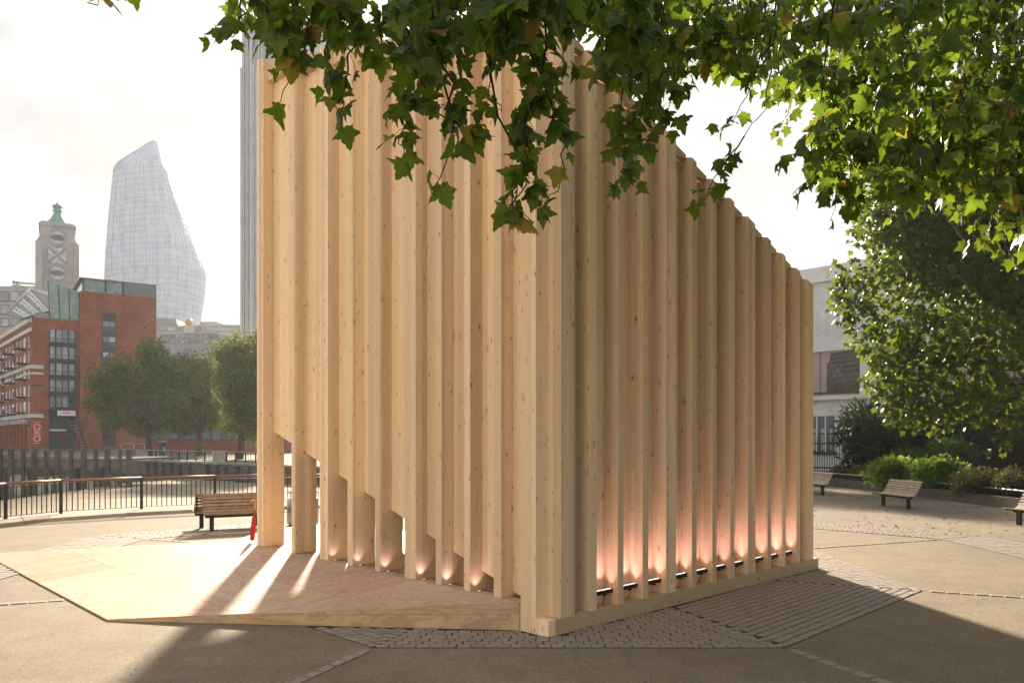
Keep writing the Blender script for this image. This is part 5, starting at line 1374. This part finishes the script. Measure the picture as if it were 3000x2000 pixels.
# explicit hanging sprays (photo column, row, distance)
hang = [
    ([(960, -40, 5.6), (900, 120, 5.5), (850, 210, 5.4), (822, 300, 5.35)], 7),
    ([(1010, 60, 5.7), (950, 150, 5.6), (965, 250, 5.6), (1010, 300, 5.6)], 16),
    ([(1060, 100, 5.5), (1020, 210, 5.4), (990, 300, 5.4), (1000, 370, 5.4)], 20),
    ([(700, -60, 5.2), (720, 40, 5.2), (690, 100, 5.2), (625, 130, 5.2)], 9),
    ([(740, -60, 5.0), (760, 60, 5.0), (740, 150, 5.0)], 8),
    ([(800, -60, 5.4), (830, 60, 5.4), (820, 150, 5.4)], 12),
    ([(900, -60, 5.0), (910, 40, 5.0), (890, 120, 5.0)], 12),
    ([(1290, 60, 5.4), (1240, 200, 5.3), (1190, 290, 5.3), (1140, 330, 5.3)], 26),
    ([(1230, 160, 5.2), (1180, 300, 5.2), (1170, 400, 5.2), (1180, 460, 5.2)], 20),
    ([(1290, 150, 5.3), (1320, 280, 5.25), (1325, 400, 5.2), (1290, 520, 5.2), (1270, 545, 5.2)], 22),
    ([(1250, 270, 5.5), (1260, 320, 5.5), (1330, 360, 5.5), (1420, 390, 5.5)], 12),
    ([(1330, 350, 5.2), (1390, 400, 5.2), (1450, 400, 5.2)], 5),
    ([(1450, 20, 5.6), (1440, 180, 5.6), (1430, 270, 5.6), (1470, 330, 5.6)], 14),
    ([(1585, -40, 5.5), (1600, 120, 5.5), (1590, 230, 5.45), (1545, 330, 5.4), (1500, 430, 5.4)], 20),
    ([(1590, 230, 5.45), (1530, 390, 5.4), (1550, 470, 5.4), (1530, 560, 5.4), (1480, 620, 5.4)], 26),
    ([(1590, 240, 5.45), (1640, 340, 5.4), (1655, 430, 5.4), (1640, 540, 5.4), (1600, 610, 5.4)], 24),
    ([(1650, -20, 5.7), (1660, 120, 5.7), (1650, 230, 5.7)], 16),
    ([(1540, 490, 5.35), (1500, 590, 5.35), (1560, 650, 5.35)], 14),
    ([(1860, 0, 6.0), (1840, 180, 6.0), (1815, 380, 5.9), (1830, 470, 5.9), (1850, 540, 5.9)], 26),
    ([(1880, 60, 6.0), (1900, 250, 6.0), (1880, 400, 6.0), (1850, 500, 6.0)], 30),
    ([(1940, 80, 6.2), (1930, 250, 6.2), (1900, 350, 6.2)], 24),
    ([(1960, 120, 6.4), (1970, 260, 6.4), (1950, 380, 6.4)], 18),
    ([(2240, 100, 7.6), (2190, 280, 7.6), (2150, 350, 7.6), (2080, 400, 7.6)], 12),
    ([(2250, 150, 7.8), (2245, 320, 7.8), (2180, 400, 7.8), (2120, 500, 7.8)], 14),
    ([(2180, 400, 7.8), (2130, 470, 7.8), (2075, 560, 7.8), (2050, 600, 7.8)], 8),
    ([(2400, 350, 7.4), (2330, 450, 7.4), (2280, 480, 7.4)], 20),
    ([(2450, 380, 7.6), (2380, 520, 7.5), (2320, 570, 7.5)], 24),
    ([(2520, 420, 7.6), (2460, 540, 7.5), (2430, 650, 7.5)], 34),
    ([(2560, 430, 7.6), (2520, 540, 7.5), (2440, 600, 7.5)], 24),
    ([(2700, 440, 7.6), (2660, 540, 7.5), (2640, 590, 7.5)], 26),
    ([(2830, 440, 7.6), (2820, 560, 7.5), (2800, 620, 7.5)], 24),
    ([(2940, 440, 7.6), (2910, 560, 7.5), (2915, 650, 7.5)], 20),
    ([(285, -70, 4.6), (270, -20, 4.6), (255, 8, 4.6)], 6),
    ([(345, -60, 4.6), (350, -20, 4.6), (342, 2, 4.6)], 3),
]
for pts, n in hang:
    P_ = [A(*p) for p in pts]
    d2 = np.linalg.norm(limb_pts - P_[0], axis=1); j = int(np.argmin(d2))
    if d2[j] < 2.6: P_ = [limb_pts[j], (limb_pts[j] + P_[0]) / 2 + np.array([0, 0, 0.12])] + P_
    spray(near, P_, int(n * 1.6), 0.085, 0.175, 0.011)
def inside(x, y, poly):
    c = False; j = len(poly) - 1
    for i in range(len(poly)):
        if (poly[i][1] > y) != (poly[j][1] > y) and x < (poly[j][0] - poly[i][0]) * (y - poly[i][1]) / (poly[j][1] - poly[i][1]) + poly[i][0]: c = not c
        j = i
    return c
def fill(D, poly, count, Y0, Y1, nl, smin, smax, L=(70, 130), fall=0.0):
    xs_, ys_ = [p[0] for p in poly], [p[1] for p in poly]; k = 0
    while k < count:
        x, y = random.uniform(min(xs_), max(xs_)), random.uniform(min(ys_), max(ys_))
        if not inside(x, y, poly): continue
        Y = random.uniform(Y0, Y1); l = random.uniform(*L)
        dx = random.uniform(-0.6, 0.6) * l
        P_ = [A(x, y - l * 0.5, Y), A(x + dx * 0.5, y, Y + random.uniform(-.1, .1)), A(x + dx, y + l * 0.5, Y + random.uniform(-.15, .15))]
        d2 = np.linalg.norm(limb_pts - P_[0], axis=1); j = int(np.argmin(d2))
        if d2[j] < 1.0 and random.random() < 0.5: P_ = [limb_pts[j]] + P_
        spray(D, P_, nl, smin, smax, 0.010, fall=fall); k += 1
band1 = [(670, -90), (1950, -90), (1950, 110), (1800, 170), (1640, 90), (1500, 100), (1380, 150), (1260, 200), (1130, 170), (1000, 130), (880, 90), (770, 60), (690, 10)]
fill(near, band1, 70, 4.5, 6.6, 9, 0.10, 0.20)
band2 = [(1780, -90), (3060, -90), (3060, 560), (2860, 600), (2700, 540), (2540, 520), (2420, 500), (2330, 430), (2290, 330), (2230, 200), (2080, 170), (1960, 230), (1860, 240)]
fill(near, band2, 105, 5.6, 8.2, 9, 0.095, 0.175)
fill(mid, band2, 370, 8.0, 14, 10, 0.13, 0.215, (50, 100), 0.01)
band3 = [(2350, 300), (3060, 300), (3060, 760), (2900, 720), (2700, 640), (2480, 600)]
fill(mid, band3, 80, 9.0, 13, 9, 0.13, 0.21, (50, 100), 0.01)
twigs.build('twigs', M['twig'], near_tree)
npos = np.array(near['pos']); order = np.argsort(npos[:, 1] / np.array(near['size']))     # largest in the picture first
vis_ = [i for i in order if (lambda q_: 0 < q_[0] < 3000 and 0 < q_[1] < 900)(px(npos[i]))]
big = vis_[:300]; bigset = set(int(i) for i in big)
tone = [0.15, 0.35, 0.5, 0.65, 0.82, 0.97]
leaf_mesh = {}
def leaf_obj_mesh(k, tn_):
    if (k, tn_) not in leaf_mesh:
        tv, tf = PL[k]; leaf_mesh[(k, tn_)] = fast_mesh('leaf', tv, tf.ravel(), np.full(len(tf), 3), None, False, {'tint': np.full(len(tf), tone[tn_])}); leaf_mesh[(k, tn_)].materials.append(M['leaf_near'])
    return leaf_mesh[(k, tn_)]
X_, Y_, Z_ = frames(np.array(near['tip']), np.array(near['nrm']))
for i in big:
    i = int(i); tn_ = int(np.argmin([abs(near['tint'][i] - q_) for q_ in tone]))
    o = bpy.data.objects.new('leaf', leaf_obj_mesh(random.randrange(16), tn_)); col.objects.link(o); o.parent = near_tree
    s_ = near['size'][i]; mtx = Matrix(((X_[i][0] * s_, Y_[i][0] * s_, Z_[i][0] * s_, npos[i][0] - 9.5), (X_[i][1] * s_, Y_[i][1] * s_, Z_[i][1] * s_, npos[i][1] - 3.0), (X_[i][2] * s_, Y_[i][2] * s_, Z_[i][2] * s_, npos[i][2]), (0, 0, 0, 1)))
    o.matrix_local = mtx
rest = [i for i in range(len(npos)) if i not in bigset]
sub = lambda D, I: [np.array(D[k])[I] for k in ('pos', 'tip', 'nrm', 'size', 'tint')]
tag(leaf_mass('foliage', PL, *sub(near, rest), M['leaf_near'], near_tree, (9.5, 3, 0)), kind='stuff')
tag(leaf_mass('far_side_foliage', SL, *sub(mid, list(range(len(mid['pos'])))), M['leaf_mid'], near_tree, (9.5, 3, 0)), kind='stuff')
print('near leaves', len(npos), 'mid', len(mid['pos']))

def blob_leaves(blobs, n, smin, smax, droop=0.5, shell=0.55, tint=(0.45, 0.2)):
    """leaves in the outer part of many small lumps; blobs: (centre, radii)"""
    w = np.array([b[1][0] * b[1][1] + b[1][1] * b[1][2] for b in blobs]); w = w / w.sum()
    pick = rng.choice(len(blobs), n, p=w)
    c = np.array([b[0] for b in blobs])[pick]; r = np.array([b[1] for b in blobs])[pick]
    d = unit(rng.normal(0, 1, (n, 3)))
    rad = (1 - shell * rng.random(n) ** 1.6)[:, None]
    pos = c + d * r * rad
    tip = unit(d * 0.6 + np.array([0, 0, -droop]) + rng.normal(0, 0.45, (n, 3)))
    nrm = unit(d * 0.7 + np.array([0, 0, 0.35]) + rng.normal(0, 0.55, (n, 3)))
    return pos, tip, nrm, rng.uniform(smin, smax, n), np.clip(rng.normal(tint[0], tint[1], n) + (pick % 7 - 3) * 0.03, 0, 1)
def crown_blobs(c, rad, n, lump, seed, flat=0.8):
    r2 = np.random.default_rng(seed); out = []
    for _ in range(n):
        d = unit(r2.normal(0, 1, 3)); k = r2.random() ** 0.4
        p = np.array(c) + d * np.array(rad) * k * 0.86
        l = lump * r2.uniform(0.6, 1.3); out.append((p, (l, l, l * flat)))
    return out
def branchy(mb, base, height, r, top_c, rad, seed, nb=9):
    r2 = random.Random(seed); b = Vector(base); t_ = b + Vector((r2.uniform(-.2, .2), r2.uniform(-.2, .2), height))
    mb.tube([b + Vector((0, 0, -0.05)), b.lerp(t_, 0.5) + Vector((r2.uniform(-.1, .1), 0, 0)), t_], [r * 1.25, r, r * 0.85], 12)
    for k in range(nb):
        a = 2 * math.pi * k / nb + r2.uniform(-.3, .3); e = r2.uniform(0.35, 0.85)
        q_ = Vector(top_c) + Vector((math.cos(a) * rad[0] * e, math.sin(a) * rad[1] * e, rad[2] * r2.uniform(-0.5, 0.6)))
        s_ = t_ - Vector((0, 0, r2.uniform(0, 0.25) * height))
        mb.tube([s_, s_.lerp(q_, 0.45) + Vector((0, 0, 0.12 * height)), q_], [r * 0.5, r * 0.28, r * 0.07], 7)

# unseen rest of its crown, added over and behind the viewer for shade
cb_ = crown_blobs((10.5, 2.5, 9.0), (6.0, 8.0, 3.2), 60, 1.5, 77)
tag(leaf_mass('added_rear_foliage', SL, *blob_leaves(cb_, 6500, 0.26, 0.42, 0.5), M['leaf_mid'], near_tree, (9.5, 3, 0)), kind='stuff')
for x, y, h, lab, sd in ((17.5, 10.5, 9.0, 'unseen plane tree added on the right to dim the right face', 81), (24.0, 0.5, 7.0, 'farthest unseen plane tree added on the right to dim the right face', 83)):  # unseen trees, added to block sky light from the right face
    ot = thing('plane_tree', lab, 'tree', (x, y, 0), 'added shading trees out of frame')
    mb = MB(); branchy(mb, (x, y, 0), 4.4, 0.36, (x, y, h), (5, 5, 3), sd, 9); mb.build('trunk', M['bark'], ot)
    leaf_mass('crown', SL, *blob_leaves(crown_blobs((x, y, h), (6.2, 6.2, 5.0), 70, 1.7, sd), 12000, 0.3, 0.46, 0.5), M['leaf_mid'], ot, (x, y, 0))

# ---- the big tree at the right
rt_ = thing('plane_tree', 'large leafy plane tree filling the right edge above the shrubs', 'tree', (22.5, 33, 0))
mb = MB(); branchy(mb, (22.5, 33, 0), 5.5, 0.42, (20.5, 31.5, 11), (7.5, 5, 5.5), 3, 14); mb.build('trunk', M['bark'], rt_)
rb = crown_blobs((21.5, 32, 12.0), (8.2, 5.0, 6.2), 95, 1.45, 5)
def pb(x, y, Y, r, n=1):
    p = A(x, y, Y); return (p, (r, r, r * 0.85))
for x, y, Y, r in [(2470, 800, 31, .55), (2500, 850, 31, .9), (2560, 790, 31, 1.0), (2490, 900, 30.5, .8), (2540, 930, 30, 1.0), (2520, 1000, 29.5, .5), (2560, 1040, 29.5, .6), (2580, 1120, 29, .7), (2620, 1170, 29, .75), (2600, 1100, 30, .8),
                   (2660, 1210, 28.5, .8), (2700, 1160, 29, 1.0), (2740, 1210, 29, .9), (2790, 1170, 29, 1.0), (2850, 1190, 28.5, .9), (2900, 1120, 29, 1.2), (2950, 1190, 28, .9), (2600, 1000, 30, 1.1), (2650, 950, 30, 1.3), (2700, 1060, 30, 1.3), (2560, 660, 32, .9), (2590, 600, 32, 1.1), (2640, 1100, 29.5, 1.0),
                   (2940, 1290, 27, .35), (2915, 1320, 27, .3), (2960, 1260, 27, .4), (2475, 850, 31, .6), (2530, 700, 31.5, .7), (2750, 1000, 30, 1.5), (2850, 1000, 30, 1.6), (2950, 1000, 29.5, 1.6), (2820, 1090, 29.5, 1.3), (2610, 560, 32, 1.2), (2700, 560, 32, 1.6), (2820, 600, 32, 1.7), (2950, 650, 31, 1.7), (2650, 700, 31.5, 1.5), (2640, 820, 31, 1.4), (2760, 760, 31, 1.7), (2900, 800, 31, 1.8), (2740, 880, 31, 1.5), (2980, 900, 30, 1.6)]:
    rb.append(pb(x, y, Y, r))
rb = [b for b in rb if px(b[0])[0] - b[1][0] / b[0][1] * F_PX > 2440 or b[0][2] < 9]
ll = blob_leaves(rb, 38000, 0.17, 0.30, 0.6, 0.6, (0.30, 0.24))
leaf_mass('crown', SL, *ll, M['leaf_mid'], rt_, (22.5, 33, 0))
# ---- a smaller hidden tree added behind the pavilion (it shades the benches)
ht = thing('added_plane_tree', 'small plane tree added out of sight behind the right half of the pavilion', 'tree', (10.8, 47, 0))
mb = MB(); branchy(mb, (10.8, 47, 0), 3.6, 0.22, (10.8, 47, 7.4), (4.6, 4, 3.0), 8, 9); mb.build('trunk', M['bark'], ht)
leaf_mass('crown', SL, *blob_leaves(crown_blobs((10.8, 47, 7.6), (4.6, 4.2, 3.2), 40, 1.3, 9), 9000, 0.2, 0.34, 0.5), M['leaf_mid'], ht, (10.8, 47, 0))

# ---- riverside trees across the inlet
def far_tree(name, label, x, Y, cx_, cy_, rx, rzz, seed, n=11000):
    X = XS(x, Y); c = A(cx_, cy_, Y); k = Y / F_PX
    t_ = thing(name, label, 'tree', (X, Y, 0), 'trees along the far bank')
    mb = MB(); branchy(mb, (X, Y, 0), max(2.6, c[2] - rzz * k * 0.75), 0.36, c, (rx * k * .7, rx * k * .6, rzz * k * .6), seed, 10); mb.build('trunk', M['bark'], t_)
    bl = crown_blobs(c, (rx * k, rx * k * 0.8, rzz * k), 130, 1.35, seed, 0.8)
    leaf_mass('crown', [quad_leaf(0.42), quad_leaf(0.34)], *blob_leaves(bl, n, 0.28, 0.5, 0.35, 0.7, (0.45, 0.25)), M['leaf_far'], t_, (X, Y, 0))
far_tree('riverside_tree', 'broad round tree in front of the tall brick block', 437, 104, 440, 1145, 190, 158, 21, 22000)
far_tree('riverside_tree', 'middle riverside tree right of the broad round tree', 585, 107, 560, 1150, 120, 150, 22, 13000)
far_tree('riverside_tree', 'taller riverside tree touching the left edge of the pavilion', 702, 90, 735, 1115, 128, 195, 23, 17000)

# ---- shrubs in the planter
def shrub(label, x, y0, y1, Y, rx, mat, temps, n, smin, smax, seed, lump=0.6, droop=0.2, depth=None, cat='shrub'):
    cz0, cz1 = A(x, y1, Y)[2], A(x, y0, Y)[2]; k = Y / F_PX; X = XS(x, Y)
    t_ = thing('shrub', label, cat, (X, Y, 0.26), 'planter shrubs')
    c = (X, Y, (max(cz0, 0.3) + cz1) / 2); rad = (rx * k, (depth or rx * k * 0.8), (cz1 - max(cz0, 0.3)) / 2)
    mb = MB(); r2 = random.Random(seed)
    for j in range(7):
        a = 2 * math.pi * j / 7; mb.tube([(X + .12 * math.cos(a), Y + .12 * math.sin(a), 0.2), (X + rad[0] * .3 * math.cos(a), Y + rad[1] * .3 * math.sin(a), c[2]), (X + rad[0] * .6 * math.cos(a), Y + rad[1] * .6 * math.sin(a), c[2] + rad[2] * r2.uniform(.2, .7))], [0.04, 0.025, 0.01], 5)
    mb.build('stems', M['twig'], t_)
    bl = crown_blobs(c, rad, 42, lump, seed, 0.85)
    leaf_mass('leaves', temps, *blob_leaves(bl, n, smin, smax, droop, 0.8, (0.5, 0.28)), mat, t_, (X, Y, 0.26))
BL = [blade_leaf(0.11), blade_leaf(0.15)]; QL = [quad_leaf(0.36), quad_leaf(0.3)]
shrub('tall dark willow-leaved shrub against the spiked fence', 2570, 1185, 1420, 39.5, 118, M['leaf_dark'], BL, 9000, 0.25, 0.45, 31, 0.75, -0.1)
shrub('big dark shrub in the shade under the plane tree', 2760, 1190, 1400, 39, 130, M['leaf_dark'], BL, 9000, 0.25, 0.45, 32, 0.8, -0.1)
shrub('feathery mid green shrub behind the bright bushes', 2790, 1298, 1400, 35.5, 75, M['leaf_green'], QL, 7000, 0.08, 0.2, 33, 0.5, -0.2)
shrub('low grey green shrub left of the feathery one', 2660, 1322, 1410, 36, 55, M['leaf_green'], QL, 4500, 0.08, 0.2, 34, 0.45, -0.2)
shrub('bright lime green bush behind the middle pale bench', 2620, 1346, 1435, 34, 78, M['leaf_bright'], QL, 3900, 0.12, 0.26, 35, 0.5, 0.0)
shrub('bright lime green bush right of the middle pale bench', 2750, 1350, 1440, 31.5, 72, M['leaf_bright'], QL, 3500, 0.12, 0.26, 36, 0.5, 0.0)
shrub('yellowish low bush at the left end of the planter', 2468, 1368, 1412, 40.5, 28, M['leaf_yellow'], QL, 2200, 0.1, 0.2, 37, 0.3)
shrub('small yellow green bush beside the dark willow-leaved shrub', 2520, 1368, 1418, 38, 24, M['leaf_yellow'], QL, 2000, 0.1, 0.2, 38, 0.3)
shrub('brownish clipped hedge above the low rail', 2850, 1388, 1460, 29, 75, M['leaf_brown'], QL, 6500, 0.06, 0.14, 39, 0.4, 0.0, 1.2, 'hedge')
shrub('dark brown hedge at the right edge of the picture', 2965, 1385, 1465, 27.5, 60, M['leaf_brown'], QL, 5500, 0.06, 0.14, 40, 0.4, 0.0, 1.2, 'hedge')

# ---- fallen leaves on the asphalt
n = 1700; fl = dict(pos=[], tip=[], nrm=[], size=[], tint=[])
for j in range(n):
    x, y = (random.uniform(9, 16.2), random.uniform(18, 40)) if j < 1500 else (random.uniform(-6, 7), random.uniform(6.5, 11))
    if j < 1500 and x < 15 and random.random() < 0.45: continue
    if covered(x, y): continue
    fl['pos'].append((x, y, 0.012)); fl['tip'].append((math.cos(j), math.sin(j), 0.08)); fl['nrm'].append((rng.normal(0, .2), rng.normal(0, .2), 1)); fl['size'].append(random.uniform(0.04, 0.12) if j < 1500 else random.uniform(0.02, 0.035)); fl['tint'].append(random.random())
M['litter'] = leaf_mat('fallen_leaf', [(0.0, (0.10, 0.055, 0.025)), (0.6, (0.22, 0.13, 0.06)), (1.0, (0.30, 0.12, 0.04))], 0.1, (0.2, 0.12, 0.04), 0.8)
o = leaf_mass('fallen_leaves', SL, *sub(fl, list(range(len(fl['pos'])))), M['litter'], None, (0, 0, 0))
tag(o, 'scattered dry brown leaves on the asphalt by the benches', 'leaves', kind='stuff')

# ------------------------------------------------------------------ haze
hm = bpy.data.materials.new('haze'); hm.use_nodes = True; hm.node_tree.nodes.clear()
ho = hm.node_tree.nodes.new('ShaderNodeOutputMaterial'); hv = hm.node_tree.nodes.new('ShaderNodeVolumePrincipled')
hv.inputs['Color'].default_value = (0.86, 0.93, 1.0, 1); hv.inputs['Density'].default_value = HAZE; hv.inputs['Anisotropy'].default_value = 0.35
hm.node_tree.links.new(hv.outputs['Volume'], ho.inputs['Volume'])
if HAZE > 0:
    hz_o = MB().box(-580, 620, -75, 820, -4.6, 172).build('haze', hm)
    tag(hz_o, 'thin pale morning haze filling the air', 'haze', kind='stuff')
